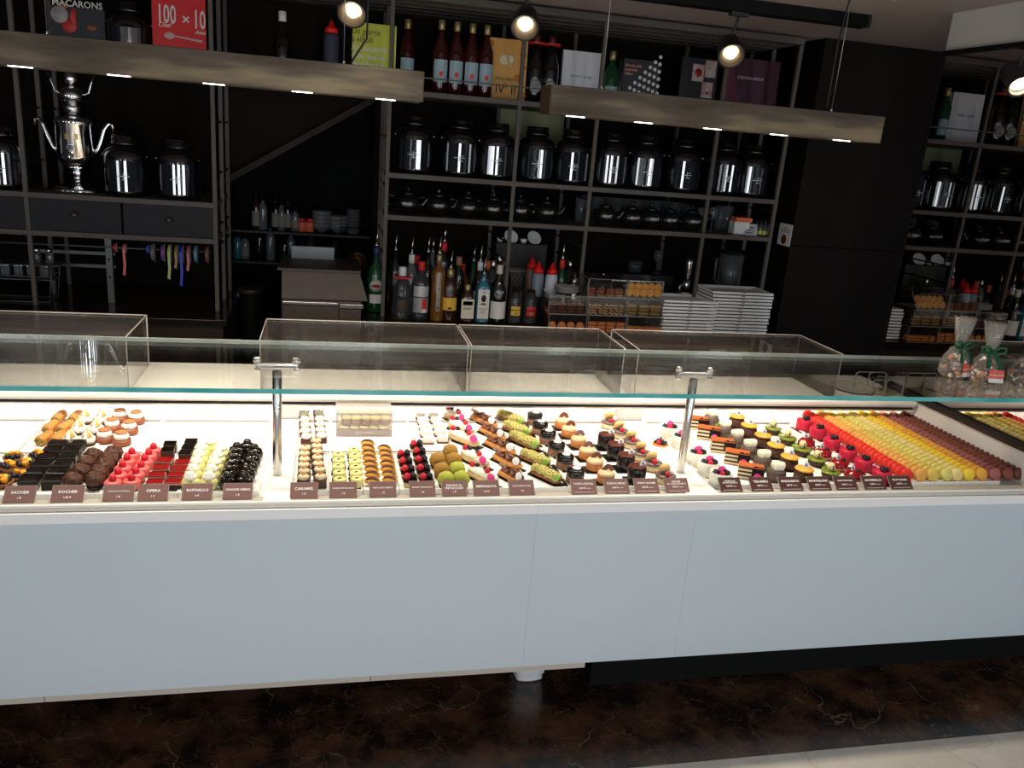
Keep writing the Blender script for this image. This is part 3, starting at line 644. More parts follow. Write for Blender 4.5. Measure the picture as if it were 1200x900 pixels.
# macarons book
xa, _ = XZ(60, 20, y4); xb, _ = XZ(121, 20, y4); z1 = atY(90, -45, y4).z
t = book(xa, xb, y4, ZTOP, min(z1-ZTOP, .21), (.014, .015, .018), 'cookbook', 'black cookbook titled in white with red biscuits, at the top left')
zz = lambda py: atY(90, py, y4).z-ZTOP
letters('MACARONS', .036, m_wh, t, (.0, -.0006, zz(5)), sx=.98)
obj('grey_biscuit_print', MB().at(-.07, -.0004, zz(19), rx=pi/2).cyl(.033, 0, .001, 20), mat('grey_biscuit', (.35, .33, .33), .5, noise_amt=.5, nscale=30), t)
obj('red_biscuit_print', MB().at(-.01, -.0004, zz(20), rx=pi/2, rz=.6, sc=(.8, 1.2, 1)).cyl(.026, 0, .001, 20).at(-.035, -.0003, zz(31), rx=pi/2).cyl(.028, 0, .001, 20), mat('red_biscuit', (.45, .02, .02), .5), t)
obj('orange_biscuit_print', MB().at(-.055, -.0003, zz(7.5), rx=pi/2, sc=(1, .6, 1)).cyl(.022, 0, .0006, 16).at(.05, -.0003, zz(31), rx=pi/2, sc=(1, .5, 1)).cyl(.02, 0, .0006, 16), mat('burnt_orange', (.25, .07, .02), .5), t)

# ---- bottles
def glassmat(n, c, r=.06): return mat('bottle_'+n, c, r, spec=.7, coat=.3)
G = dict(dark=glassmat('dark', (.008, .007, .006)), green=glassmat('green', (.005, .055, .015)), rose=glassmat('rose', (.035, .003, .004)),
         amber=glassmat('amber', (.17, .065, .008)), brown=glassmat('brown', (.035, .012, .006)), blue=glassmat('blue', (.02, .15, .22)),
         clear=glassy('bottle_clear', (.60, .63, .65), .05, (.40, .42, .44)), smoke=glassy('bottle_smoke', (.4, .4, .4), .15, (.2, .2, .2)), orange=glassmat('orange', (.55, .06, .01)), grey=glassmat('grey', (.12, .13, .14)))
m_lab = mat('white_label', (.68, .67, .64), .55); m_laby = mat('yellow_label', (.75, .45, .05), .5); m_labr = mat('red_label', (.60, .02, .02), .5)
m_labb = mat('pale_blue_label', (.28, .40, .46), .5); m_cork = mat('cork_cap', (.36, .17, .09), .6); m_gold = mat('gold_cap', (.36, .28, .12), .35, metal=.6)
def bottle_proto(g, r=.037, h=.20, neck=.013, ht=.29, cap=None, pour=False, labels=(), square=False, sh=.04):
    sqv = .6 if square else 0
    prof = [(.0001, 0), (r*.93, 0), (r, .006), (r, h), (r*.9, h+sh*.35), (neck*1.3, h+sh), (neck, h+sh+.01), (neck, ht), (.0001, ht)]
    parts = [pt('bottle_body', MB().lathe(prof, 22, sq=sqv), G[g])]
    if cap: parts.append(pt('cap', MB().cyl(neck+.0025, ht-.03 if cap[1] else ht-.002, ht+.012, 16), cap[0]))
    if pour:
        z = ht+(.012 if cap else 0)
        parts.append(pt('pourer', MB().lathe([(.0001, z), (.009, z), (.011, z+.012), (.005, z+.018), (.0001, z+.018)], 10).tube([(0, 0, z+.015), (.001, 0, z+.045), (.005, 0, z+.085)], .0050, 8, .0030), m_steel))
    for nm, z0, z1, half, mm in labels:
        if square: parts.append(pt(nm, MB().box(-r*half, r*half, -r-.0012, -r+.001, z0, z1), mm))
        else: parts.append(pt(nm, MB().arc(r, -half, half, z0, z1), mm))
    return parts
cap_w = (mat('white_cap', (.7, .7, .68), .4), 1); cap_r = (m_labr, 1); cap_k = (m_black, 1); cap_c = (m_cork, 1); cap_g = (m_gold, 1)
WINE = bottle_proto('rose', .036, .175, .0125, .30, cap=(m_gold, 1), labels=[('label', .05, .145, .95, m_labb), ('label_emblem', .075, .095, .25, m_labr)], sh=.07)
wz = ZTOP+.001
WL = [(476, 'next to the yellow green book', .20), (515, 'first of the four standing close', .10), (533, 'second of the four standing close', .10), (551, 'third of the four standing close', .10), (568, 'last of the row, touching the orange cookbook', .10)]
for px, w, dy in WL:
    top = {476: 28, 515: 35, 533: 38, 551: 41, 568: 43}[px]
    z = atY(px, top, YS+dy).z
    place(WINE, 'wine_bottle', 'rose wine bottle with pale blue label, '+w, 'bottle', (SX(px, 90, YS+dy), YS+dy, wz), group='rose wine bottles on the top shelf', rz=.05)
CHAM = bottle_proto('dark', .042, .15, .014, .29, cap=(mat('maroon_foil', (.10, .01, .015), .4), 1), labels=[('neck_band', .262, .27, 3.1, m_labr), ], sh=.09)
for px, w in ((626, 'beside the orange cookbook'), (644, 'left of the white cookbook')):
    t = place(CHAM, 'liqueur_bottle', 'dark bottle with a round white label '+w, 'bottle', (SX(px, 90, YS+.17), YS+.17, wz), group='dark bottles with round labels')
    obj('round_label', MB().at(0, -.0418, .075, rx=pi/2, sc=(1, 1.1, 1)).lathe([(.0001, 0), (.026, 0), (.028, .001), (.0001, .0022)], 20), m_lab, t)
    obj('label_emblem', MB().at(0, -.0442, .075, rx=pi/2).lathe([(.012, 0), (.016, 0), (.016, .0006), (.012, .0006)], 16), mat('grey_ink', (.25, .25, .25), .6), t)
place(bottle_proto('green', .036, .17, .013, .26, labels=[('label', .03, .11, 1.0, m_labb)], cap=(m_gold, 1)), 'liqueur_bottle', 'green bottle between the white and the black cookbook', 'bottle', (SX(716, 90, YS+.2), YS+.2, wz))
place(bottle_proto('clear', .033, .16, .012, .25), 'liqueur_bottle', 'slim clear bottle right of the green bottle on the top shelf', 'bottle', (SX(727, 90, YS+.24), YS+.24, wz))
place(bottle_proto('dark', .036, .16, .014, .275, cap=cap_w), 'wine_bottle', 'dark bottle with a white cap standing over the dark opening', 'bottle', (SX(331, 50, YS+.2), YS+.2, wz))
m_bpl = mat('dark_blue_plastic', (.04, .045, .07), .5)
def squeeze(body, cap, label, loc, group=None, h=.155, r=.030):
    t = link('squeeze_bottle', None, loc=loc); tag(t, label, 'bottle', group)
    obj('bottle_body', MB().lathe([(.0001, 0), (r, 0), (r+.002, .004), (r, .02), (r, h-.015), (r*.8, h), (.0001, h)], 20), body, t)
    obj('nozzle_cap', MB().lathe([(.0001, h), (r*.85, h), (r*.85, h+.018), (r*.5, h+.026), (.004, h+.055), (.0001, h+.056)], 16), cap, t)
m_capr = mat('red_plastic', (.75, .015, .01), .35)
squeeze(m_bpl, m_capr, 'dark squeeze bottle with a red nozzle on the top shelf over the opening', (SX(388, 60, YS+.16), YS+.16, wz), h=.215, r=.034)

# back counter bottles
yf, yr1, yr2 = 3.83, 3.95, 4.06
cz = WZ+.001
def bt(px, y, proto, label, rz=0, scale=None): return place(proto, 'liquor_bottle', label, 'bottle', (SX(px, 340, y), y, cz), rz=rz, scale=scale)
t = bt(440, 3.99, bottle_proto('green', .042, .17, .014, .30, cap=(mat('navy_cap', (.02, .03, .10), .4), 1), pour=True, labels=[('lower_label', .045, .088, .75, m_lab)], sh=.07), 'green vermouth bottle with round white label, leftmost of the back bar bottles')
obj('round_label', MB().at(0, -.0418, .130, rx=pi/2).lathe([(.0001, 0), (.030, 0), (.032, .001), (.0001, .0024)], 22), m_lab, t)
obj('red_emblem', MB().at(0, -.0445, .130, rx=pi/2, sc=(1, .55, 1)).cyl(.018, 0, .0008, 16), m_labr, t)
obj('emblem_bar', MB().box(-.026, .026, -.0458, -.045, .127, .132), m_ink, t)
t = bt(471, yf, bottle_proto('clear', .041, .15, .015, .235, cap=(m_pap, 1), labels=[('dark_label', .045, .10, .6, mat('bronze_label', (.05, .035, .02), .4)), ('neck_ring', .196, .204, 3.1, m_labr)], sh=.05), 'rounded clear bottle with a white cap at the front left of the bottles')
t = bt(493, yf, bottle_proto('clear', .040, .175, .014, .265, cap=cap_r, labels=[('upper_label', .115, .165, 1.0, mat('silver_label', (.50, .50, .50), .35, metal=.3)), ('lower_label', .04, .11, 1.0, mat('grey_silver_label', (.34, .34, .34), .35, metal=.3)), ('label_stripe', .1105, .1145, 1.0, m_ink)]), 'clear bottle with silver label and red square beside the golden bottle')
obj('red_square', MB().arc(.0413, .1, .65, .058, .105), m_labr, t); obj('barcode_patch', MB().arc(.0415, .1, .65, .040, .0575), m_lab, t)
t = bt(513, yf, bottle_proto('amber', .033, .23, .012, .30, cap=(m_gold, 1), pour=True, sh=.025), 'tall golden liqueur bottle with an oval emblem strip')
obj('emblem_strip', MB().arc(.0335, -.30, -.10, .055, .165, n=2).arc(.0335, .10, .30, .055, .165, n=2).arc(.0335, -.3, .3, .165, .172, n=4).arc(.0335, -.3, .3, .048, .055, n=4), mat('silver_relief', (.30, .28, .24), .3, metal=.6), t)
letters('GALLIANO', .018, m_pr, t, (0, -.0345, .11), (pi/2, -pi/2, 0), sx=.9)
t = bt(527, yf, bottle_proto('brown', .037, .165, .014, .235, cap=cap_g, pour=True, labels=[('yellow_label', .055, .115, 1.0, m_laby), ('label_code', .060, .070, .25, m_ink)]), 'dark brown bottle with a plain yellow label')
t = bt(548, yf, bottle_proto('brown', .033, .115, .012, .165, cap=cap_g, labels=[('cream_label', .018, .112, .92, mat('cream_label', (.66, .62, .52), .55)), ('label_drawing', .082, .102, .7, mat('brown_ink', (.10, .06, .03), .5))], square=True, sh=.03), 'square dark bottle with a cream label, left of the blue bottle')
letters('JULIET', .013, m_ink, t, (0, -.0350, .066))
t = bt(566, yf, bottle_proto('blue', .034, .165, .012, .225, pour=True, labels=[('white_label', .020, .160, .80, m_lab)], square=True, sh=.03), 'pale blue square gin bottle with a tall white label')
obj('label_emblem', MB().at(0, -.0354, .118, rx=pi/2, sc=(.75, 1.1, 1)).lathe([(.007, 0), (.016, 0), (.016, .0006), (.007, .0006)], 18).at(0, 0, 0).poly([(-.014, .088), (.014, .088), (.010, .096), (-.010, .096)], -.036, -.0354), m_ink, t)
letters('GIN', .010, m_ink, t, (0, -.0358, .148)); letters('LONDON\nDRY\nGIN', .010, mat('grey_ink', (.25, .25, .25), .6), t, (0, -.0358, .058))
t = bt(584, yf, bottle_proto('dark', .039, .145, .013, .265, cap=(mat('cream_cap', (.6, .58, .45), .4), 1), labels=[('white_label', .022, .105, 1.15, m_lab)], sh=.07), 'dark liqueur bottle with a white label, right of the blue gin bottle')
letters('TENIT', .015, m_pr, t, (0, -.0398, .150))
m_pepper = mat('pepper_fill', (.05, .05, .05), .6, noise_amt=.8, nscale=200, col2=(.25, .25, .25))
for px, lm, w in ((604, m_laby, 'yellow'), (622, m_labr, 'red')):
    t = place(bottle_proto('smoke', .034, .115, .018, .150, cap=(m_black, 1), labels=[(w+'_label', .040, .085, .7, lm), ('label_stripe', .064, .070, .7, m_ink)], sh=.03), 'spice_jar', 'squat clear jar with a '+w+' label right of the dark liqueur bottle', 'jar', (SX(px, 350, yf), yf, cz))
    obj('jar_filling', MB().cyl(.030, .004, .030, 18), m_pepper, t); obj('label_emblem', MB().arc(.0355, -.2, .2, .046, .060), m_gold, t)
rear = [(462, yr1, 'dark', cap_k, 1, 'rear dark bottle behind the upright, second from the left', .30, None), (481, yr1, 'grey', cap_w, 1, 'rear grey bottle with a pourer behind the silver labelled one', .29, None), (487, yr2, 'dark', (m_labr, 1), 0, 'rear dark bottle with a pink cap', .27, None),
        (500, yr1, 'dark', None, 1, 'rear dark bottle with a pourer left of the golden one', .30, None), (505, yr2, 'grey', None, 1, 'rearmost slim bottle behind the golden one', .285, None), (518, yr2, 'dark', cap_r, 1, 'rear tall bottle with red collar and the highest pourer', .34, None),
        (536, yr1, 'dark', cap_c, 0, 'rear dark bottle with a cork, above the square cream labelled one', .29, None), (541, yr2, 'orange', None, 0, 'rear bottle with an orange red neck', .24, None), (553, yr2, 'green', None, 1, 'rear green bottle with a pourer', .25, None),
        (561, yr1, 'dark', cap_w, 1, 'rear bottle with a white collar and pourer behind the blue gin bottle', .27, m_lab), (570, yr2, 'dark', (m_org, 1), 0, 'rear bottle with an orange cap', .26, None), (576, yr1, 'clear', (m_steel, 1), 0, 'rear clear bottle with a steel cap', .28, None),
        (583, yr2, 'grey', (m_steel, 1), 0, 'rear grey bottle with a wide steel cap', .29, m_lab), (590, yr2, 'dark', cap_c, 0, 'rear dark bottle with a cork left of the white crate', .28, None), (656, yr1, 'green', cap_r, 1, 'green bottle with a red collar right of the squeeze bottles', .30, m_lab), (665, yr2, 'clear', (m_steel, 1), 0, 'clear bottle with a steel cap behind the small plates', .28, None)]
for px, y, g, cp, po, lb, ht, lm in rear:
    bt(px, y, bottle_proto(g, .034, ht-.10, .012, ht-.012*(cp is not None), cap=cp, pour=bool(po), labels=[('label', .06, .13, .9, lm)] if lm else (), sh=.05), lb, rz=rnd.uniform(-.3, .3))
m_sq = mat('milky_plastic', (.62, .66, .74), .4); m_sq2 = mat('smoky_plastic', (.20, .24, .28), .4); m_sq3 = mat('tan_sauce_plastic', (.22, .12, .08), .4)
sqg = 'squeeze bottles with red nozzles on the back bar'
squeeze(m_sq, m_capr, 'white squeeze bottle with red nozzle, before the small plates', (SX(646, 330, 3.9), 3.9, cz+.03), sqg, .115)
squeeze(m_sq2, m_capr, 'smoky grey squeeze bottle with red nozzle', (SX(630, 330, 3.92), 3.92, cz+.02), sqg, .115)
squeeze(m_sq3, m_capr, 'tan squeeze bottle with red nozzle, leftmost of the red nozzled ones', (SX(622, 330, 4.02), 4.02, cz), sqg, .24)
tag(obj('riser_block', MB().box(SX(620, 350, 3.9), SX(657, 350, 3.9), 3.875, 3.96, WZ+.0005, .9195, .002), m_black), 'black riser block under the squeeze bottles', 'riser')
bpy.data.objects['squeeze_bottle.001'].location.z = .920; bpy.data.objects['squeeze_bottle.002'].location.z = .920
# open white crate behind
t = link('lattice_basket', None, loc=(SX(606, 330, 4.22), 4.22, cz)); tag(t, 'beige plastic lattice basket behind the bottles', 'basket')
o = MB(); m_bas = mat('beige_basket', (.22, .19, .16), .6)
W, H = .10, .20
for i in range(8):
    o.tube([(-W+i*.025, -.06, .10), (-W+min(i*.025+.06, 2*W), -.06, H)], .003, 5); o.tube([(-W+i*.025+.02, -.06, .10), (max(-W+i*.025-.04, -W), -.06, H)], .003, 5)
o.box(-W, W, -.063, -.057, H-.006, H+.006).box(-W, W, -.063, .06, 0, .10).box(-W-.003, -W+.003, -.06, .06, 0, H).box(W-.003, W+.003, -.06, .06, 0, H).box(-W, W, .057, .063, 0, H)
obj('basket_body', o, m_bas, t)
# wall machine with two espresso cups on a ledge
t = link('wall_ledge', None, loc=(SX(611, 288, 4.3), 4.33, atY(611, 285, 4.3).z)); tag(t, 'small olive grey wall cabinet ledge behind the bottles', 'ledge')
obj('cabinet_body', MB().box(-.13, .15, 0, .10, -.20, -.004), mat('olive_grey', (.035, .036, .030), .6), t)
obj('ledge_board', MB().box(-.14, .13, -.04, .10, -.004, 0), m_black, t)
m_por = mat('white_porcelain', (.75, .75, .74), .25); m_dimpor = mat('shade_dimmed_porcelain', (.15, .15, .155), .4)  # second porcelain is coloured dark to imitate the shade of the recess
for dx_, lb in ((-.055, 'white saucer leaning left on the small wall ledge'), (.072, 'white saucer leaning right on the small wall ledge')):
    s = link('saucer', MB().lathe([(.0001, 0), (.012, 0), (.038, .006), (.040, .008), (.036, .007), (.012, .003), (.0001, .003)], 24).mesh('saucer', m_por), loc=(t.location.x+dx_, 4.33, t.location.z+.026), rot=(R_(55), R_(18), 0)); tag(s, lb, 'saucer', 'white saucers on the wall ledge')
for dx_, lb in ((-.115, 'small white cup left on the wall ledge'), (.012, 'small white cup in the middle of the wall ledge')):
    s = link('espresso_cup', MB().lathe([(.0001, 0), (.012, 0), (.018, .012), (.020, .022), (.018, .022), (.010, .004), (.0001, .004)], 18).mesh('cup', m_por), loc=(t.location.x+dx_, 4.31, t.location.z+.0006)); tag(s, lb, 'cup', 'white cups on the wall ledge')
# small plates on top of left biscuit box handled below; straws and shaker
t = link('cocktail_shaker', None, loc=(SX(673, 330, 4.0), 4.0, cz)); tag(t, 'steel cocktail shaker behind the small stacked plates', 'shaker')
obj('shaker_cup', MB().lathe([(.0001, 0), (.026, 0), (.036, .17), (.0001, .17)], 24), m_steel, t); obj('shaker_lid', MB().lathe([(.0001, .17), (.034, .17), (.02, .205), (.012, .21), (.012, .235), (.0001, .237)], 20), m_steel, t)
t = link('bar_straw', None, loc=(SX(690, 320, 4.0), 4.02, cz)); tag(t, 'thin metal bar spoon leaning by the acrylic boxes', 'bar spoon')
obj('handle', MB().tube([(-.05, 0, 0), (.0, 0, .15), (.035, 0, .245)], .0035, 6), m_steel, t)

# biscuit boxes
m_bisc = mat('orange_biscuit', (.62, .20, .05), .7, noise_amt=.4, nscale=90, col2=(.38, .10, .02)); m_bisd = mat('dark_biscuit', (.10, .025, .012), .7, noise_amt=.5, nscale=90)
m_biso = mat('olive_biscuit', (.26, .16, .035), .7, noise_amt=.3, nscale=70); m_bisy = mat('golden_ring_biscuit', (.72, .34, .07), .7, noise_amt=.3, nscale=90, col2=(.5, .18, .03)); m_bisb = mat('brown_biscuit', (.24, .075, .025), .7, noise_amt=.5, nscale=90)
m_check = mat('pale_checker', (.60, .40, .20), .7)
bh = .086; yB = 3.74
def acbox(pa, pb, py, lvl, label):
    xa = SX(pa, py, yB-.09); xb = SX(pb, py, yB-.09)
    t = link('biscuit_box', None, loc=((xa+xb)/2, yB, WZ+.0008+lvl*(bh+.001))); tag(t, label, 'box', 'clear acrylic biscuit boxes on the back bar')
    w = (xb-xa)/2-.0015; d = .09
    o = MB().box(-w, w, -d, d, 0, .003).box(-w, w, -d, -d+.003, .003, bh).box(-w, w, d-.003, d, .003, bh).box(-w, -w+.003, -d+.003, d-.003, .003, bh).box(w-.003, w, -d+.003, d-.003, .003, bh)
    obj('clear_walls', o, m_acryl, t)
    e = MB()
    for sx in (-w, w): e.box(sx-.0012, sx+.0012, -d-.001, -d+.001, 0, bh).box(sx-.0012, sx+.0012, -d, d, bh-.001, bh+.0005)
    e.box(-w, w, -d-.001, -d+.001, bh-.0015, bh+.0005).box(-w, w, -d-.001, -d+.001, 0, .002)
    obj('bright_edge', e, mat('dim_acrylic_edge', (.22, .21, .20), .2), t); return t, w, d
DISC = MB().lathe([(.0001, 0), (.018, 0), (.021, .003), (.018, .007), (.0001, .008)], 14, lump=.001).mesh('biscuit', m_bisc)
RING = MB().lathe([(.006, .001), (.012, -.001), (.019, .001), (.021, .005), (.017, .010), (.010, .010), (.006, .006)], 14)
RING = RING.mesh('biscuit', m_bisy)
DSK = MB().lathe([(.0001, 0), (.019, 0), (.022, .006), (.018, .012), (.0001, .014)], 12, lump=.004).mesh('biscuit', m_bisd)
BRN = MB().lathe([(.0001, 0), (.018, 0), (.020, .005), (.016, .011), (.0001, .012)], 12, lump=.003).mesh('biscuit', m_bisb)
SQB = MB().box(-.021, .021, -.018, .018, 0, .014, .004).mesh('biscuit', m_bisc)
OLV = MB().box(-.026, .026, -.015, .015, 0, .016, .006).mesh('biscuit', m_biso)
chk = MB(); chk.use(m_bisd).box(-.012, .012, -.012, .012, 0, .008); chk.use(m_check).box(-.012, 0, -.0126, -.012, .004, .008).box(0, .012, -.0126, -.012, 0, .004).box(-.012, 0, -.012, 0, .0081, .0084).box(0, .012, 0, .012, .0081, .0084)
CHK = chk.mesh('biscuit')
def fillbox(t, w, d, me, nx, ny, nz, dz, desc, upright=False, jit=.15, nm='biscuit'):
    base = Vector(t.location); n = 0
    for k in range(nz):
        for i in range(nx):
            for j in range(ny):
                x = -w+(i+.5)*2*w/nx; y = -d+.0265+j*(2*d-.03)/max(ny, 1)
                o = link(nm, me, loc=base+Vector((x+rnd.uniform(-.002, .002), y, .0035+k*dz+(.021 if upright else 0))), rot=(R_(78) if upright else 0, 0, 0 if upright else rnd.uniform(-jit, jit)))
                row = ['bottom', 'second', 'third', 'fourth'][k] if nz > 1 else 'only'
                tag(o, '%s, %s from the left, %s layer, %s row' % (desc, ORD[i].replace('front', 'first'), row, ['front', 'second', 'rear'][j]), 'biscuit', desc+'s')
p3x = [(643, 688, 355), (689, 734, 358), (735, 777, 360)]
t, w, d = acbox(*p3x[0][:2], 375, 0, 'lower left biscuit box holding flat orange biscuits'); fillbox(t, w, d, DISC, 4, 1, 1, .01, 'round orange biscuit in the lower left box', True)
t, w, d = acbox(*p3x[0][:2], 356, 1, 'upper left biscuit box holding dark red biscuits'); fillbox(t, w, d, DSK, 4, 1, 3, .015, 'dark biscuit in the upper left box')
t2x = t
t, w, d = acbox(*p3x[1][:2], 378, 0, 'lower middle biscuit box of square orange biscuits'); fillbox(t, w, d, SQB, 4, 1, 3, .016, 'square orange biscuit in the lower middle box')
t, w, d = acbox(*p3x[1][:2], 358, 1, 'middle biscuit box of small checkered biscuits'); fillbox(t, w, d, CHK, 7, 1, 5 if False else 4, .0125, 'checkered biscuit in the middle box', jit=.4)
t, w, d = acbox(*p3x[1][:2], 340, 2, 'top middle biscuit box of brown biscuits'); fillbox(t, w, d, BRN, 4, 1, 3, .013, 'brown biscuit in the top middle box')
t, w, d = acbox(*p3x[2][:2], 378, 0, 'lower right biscuit box of flat orange biscuits'); fillbox(t, w, d, SQB, 4, 1, 2, .015, 'flat orange biscuit in the lower right box', jit=.3)
t, w, d = acbox(*p3x[2][:2], 360, 1, 'right middle biscuit box of olive coloured fingers'); fillbox(t, w, d, OLV, 3, 1, 3, .0175, 'olive coloured biscuit in the right middle box', jit=.03)
t, w, d = acbox(*p3x[2][:2], 342, 2, 'top right biscuit box of golden ring biscuits'); fillbox(t, w, d, RING, 5, 1, 2, .001, 'golden ring biscuit in the top right box', True)
for o in list(COL.objects):
    if o.get('group', '').startswith('golden ring') and 'second layer' in o['label']: o.location.z += .026; o.location.x += .008; o.location.y += .012
# small plates on the left box
SPL = MB().lathe([(.0001, 0), (.035, 0), (.058, .007), (.059, .009), (.054, .008), (.033, .003), (.0001, .003)], 28, smooth=True).mesh('small_plate', mat('grey_plate', (.42, .42, .42), .35))
for i in range(4):
    o = link('small_plate', SPL, loc=(t2x.location.x+.01, yB, WZ+2*(bh+.001)+.002+i*.0068)); tag(o, 'small pale plate in the pile on the left biscuit box, '+['lowest', 'second from below', 'third from below', 'topmost'][i], 'plate', 'small plates on the left biscuit box')
# square plates
m_pl = mat('square_plate_white', (.86, .86, .86), .35)
PLT = [pt(None, MB().polyz([(-.095, -.095), (.095, -.095), (.095, .095), (-.095, .095)], 0, .003).add([(-.085, -.085, -.0035), (.085, -.085, -.0035), (.085, .085, -.0035), (-.085, .085, -.0035), (-.095, -.095, 0), (.095, -.095, 0), (.095, .095, 0), (-.095, .095, 0)], [(0, 3, 2, 1), (0, 1, 5, 4), (1, 2, 6, 5), (2, 3, 7, 6), (3, 0, 4, 7)]).box(-.012, .012, -.0955, -.093, .0005, .0025), m_pl)]
PLW = MB().add([(-.080, -.08, 0), (.080, -.08, 0), (.08, .08, 0), (-.08, .08, 0), (-.098, -.098, .004), (.098, -.098, .004), (.098, .098, .004), (-.098, .098, .004)], [(0, 3, 2, 1), (0, 1, 5, 4), (1, 2, 6, 5), (2, 3, 7, 6), (3, 0, 4, 7)]).add([(-.098, -.098, .004), (.098, -.098, .004), (.098, .098, .004), (-.098, .098, .004), (-.098, -.098, .0145), (.098, -.098, .0145), (.098, .098, .0145), (-.098, .098, .0145), (-.08, -.08, .005), (.08, -.08, .003), (.08, .08, .003), (-.08, .08, .003)], [(0, 1, 5, 4), (1, 2, 6, 5), (2, 3, 7, 6), (3, 0, 4, 7), (4, 5, 9, 8), (5, 6, 10, 9), (6, 7, 11, 10), (7, 4, 8, 11), (8, 9, 10, 11)]).mesh('plate_body', m_pl)
PCT = MB().box(-.006, .006, -.0988, -.098, .0095, .0125).mesh('rim_notch', m_ink)
for (pa, pb, py, n, nm) in ((775, 838, 370, 10, 'left'), (834, 905, 365, 13, 'right')):
    y = 3.80; xa = SX(pa, py, y-.1); xb = SX(pb, py, y-.1); s = (xb-xa)/.196; step = .0165
    for i in range(n):
        o = link('square_plate', None, loc=((xa+xb)/2+rnd.uniform(-.003, .003)+.0006*i, y+(.0 if nm == 'left' else .02), WZ+.001+i*step), rot=(0, 0, rnd.uniform(-.03, .03))); o.scale = (s, 1, 1.0)
        link('plate_body', PLW, o); link('rim_notch', PCT, o)
        tag(o, 'white square plate in the %s stack, %s' % (nm, 'lowest' if i == 0 else 'topmost' if i == n-1 else ORD[i]+' from below'), 'plate', 'white square plates in the %s stack' % nm)
# beer tap / siphon
x = SX(801, 345, 4.0)
t = link('beer_tap', None, loc=(x, 3.98, cz)); tag(t, 'chrome beer tap with a white handle behind the plates', 'tap')
obj('tap_column', MB().lathe([(.0001, 0), (.024, 0), (.020, .02), (.020, .16), (.0001, .16)], 20), m_por, t, label='white column')
obj('chrome_valve', MB().lathe([(.0001, .16), (.024, .16), (.026, .20), (.020, .225), (.0001, .225)], 20).tube([(-.02, 0, .2), (-.04, -.01, .195), (-.042, -.012, .15)], .008, 8), m_steel, t)
obj('handle', MB().at(0, 0, 0).lathe([(.0001, .225), (.012, .225), (.016, .25), (.024, .31), (.022, .335), (.0001, .34)], 16), m_steel, t)
# glasses on the far right counter
for px, py, P_, lb in ((741, 315, TUM, 'upturned small glass left of the wine glass, on a ledge'), (747, 315, TUM, 'small clear glass beside the wine glass'), (770, 312, WIN, 'single wine glass standing left of the beer tap')):
    zz_ = atY(px, 320, 4.25).z
    place(P_, 'stemware', lb, 'glass', (SX(px, py, 4.25), 4.25, 1.0105), scale=(.8, .8, .55 if P_ is TUM else .75))
tag(obj('rear_ledge', MB().box(SX(725, 320, 4.25), SX(784, 320, 4.25), 4.18, 4.36, WZ+.0005, 1.0095, .003), m_slot), 'low black ledge carrying three glasses left of the beer tap', 'ledge')
t = link('blender', None, loc=(SX(861, 320, 4.0)+.0, 4.05, cz)); tag(t, 'dark blender with a clear jug behind the right plate stack', 'blender')
obj('motor_base', MB().lathe([(.0001, 0), (.07, 0), (.06, .12), (.045, .14), (.0001, .14)], 24), m_black, t)
obj('clear_jug', MB().lathe([(.0001, .14), (.042, .14), (.062, .36), (.059, .36), (.04, .15), (.0001, .15)], 24), m_cg, t)
obj('jug_handle', MB().tube([(-.05, 0, .33), (-.09, 0, .33), (-.088, 0, .22), (-.052, 0, .2)], .007, 8), m_cg, t)
obj('jug_lid', MB().cyl(.064, .361, .378, 24), m_black, t)
# pale poster behind canisters
a = atY(588, 127, 4.40); b = atY(660, 170, 4.40)
tag(obj('pale_panel', MB().box(a.x, b.x, 4.425, 4.438, b.z, a.z), mat('pale_olive_panel', (.25, .27, .13), .6)), 'pale yellow green panel on the wall behind the canisters', 'panel')

# ---- samovar
m_chr = mat('polished_chrome', (.80, .80, .82), .06, metal=1)
sx_, sy_ = SX(90, 190, YS+.16), YS+.16
t = link('samovar', None, loc=(sx_, sy_, ZD+.001)); tag(t, 'polished chrome samovar with curved handles on the grey drawer cabinet', 'samovar')
zz = lambda py: atY(90, py, sy_).z-ZD
obj('foot', MB().lathe([(.0001, 0), (.092, 0), (.096, .006), (.085, .014), (.045, .030), (.018, .038), (.014, .06), (.024, .070), (.018, .078), (.020, .085), (.040, .095), (.0001, .095)], 28, sq=.25), m_chr, t)
obj('urn_body', MB().lathe([(.0001, .095), (.050, .096), (.064, .115), (.070, .135), (.072, .255), (.076, .262), (.074, .270), (.056, .282), (.0001, .283)], 36), m_chr, t)
obj('chimney_collar', MB().lathe([(.0001, .283), (.030, .283), (.026, .296), (.034, .302), (.034, .322), (.028, .33), (.0001, .33)], 24), m_chr, t)
obj('teapot_bowl', MB().lathe([(.0001, .33), (.028, .331), (.044, .345), (.048, .362), (.038, .385), (.020, .395), (.0001, .396)], 26), m_chr, t)
obj('lid_knob', MB().lathe([(.0001, .396), (.016, .397), (.024, .41), (.026, .43), (.016, .45), (.006, .46), (.0001, .462)], 20), m_chr, t)
for k in (-1, 1):
    obj('side_handle', MB().tube([(k*.066, 0, .150), (k*.084, 0, .165), (k*.098, 0, .20), (k*.112, 0, .245), (k*.128, 0, .268), (k*.140, 0, .262), (k*.145, 0, .235)], .011, 10, .006), m_chr, t)
    obj('small_handle', MB().tube([(k*.042, 0, .365), (k*.062, 0, .375), (k*.072, 0, .41), (k*.085, 0, .44)], .006, 8, .003), m_chr, t)
obj('spout_tap', MB().at(.0, 0, 0).tube([(0, -.066, .150), (0, -.095, .148), (0, -.10, .125)], .008, 10, .006), m_chr, t)
obj('tap_key', MB().box(-.014, .014, -.089, -.081, .16, .178, .003), m_chr, t)
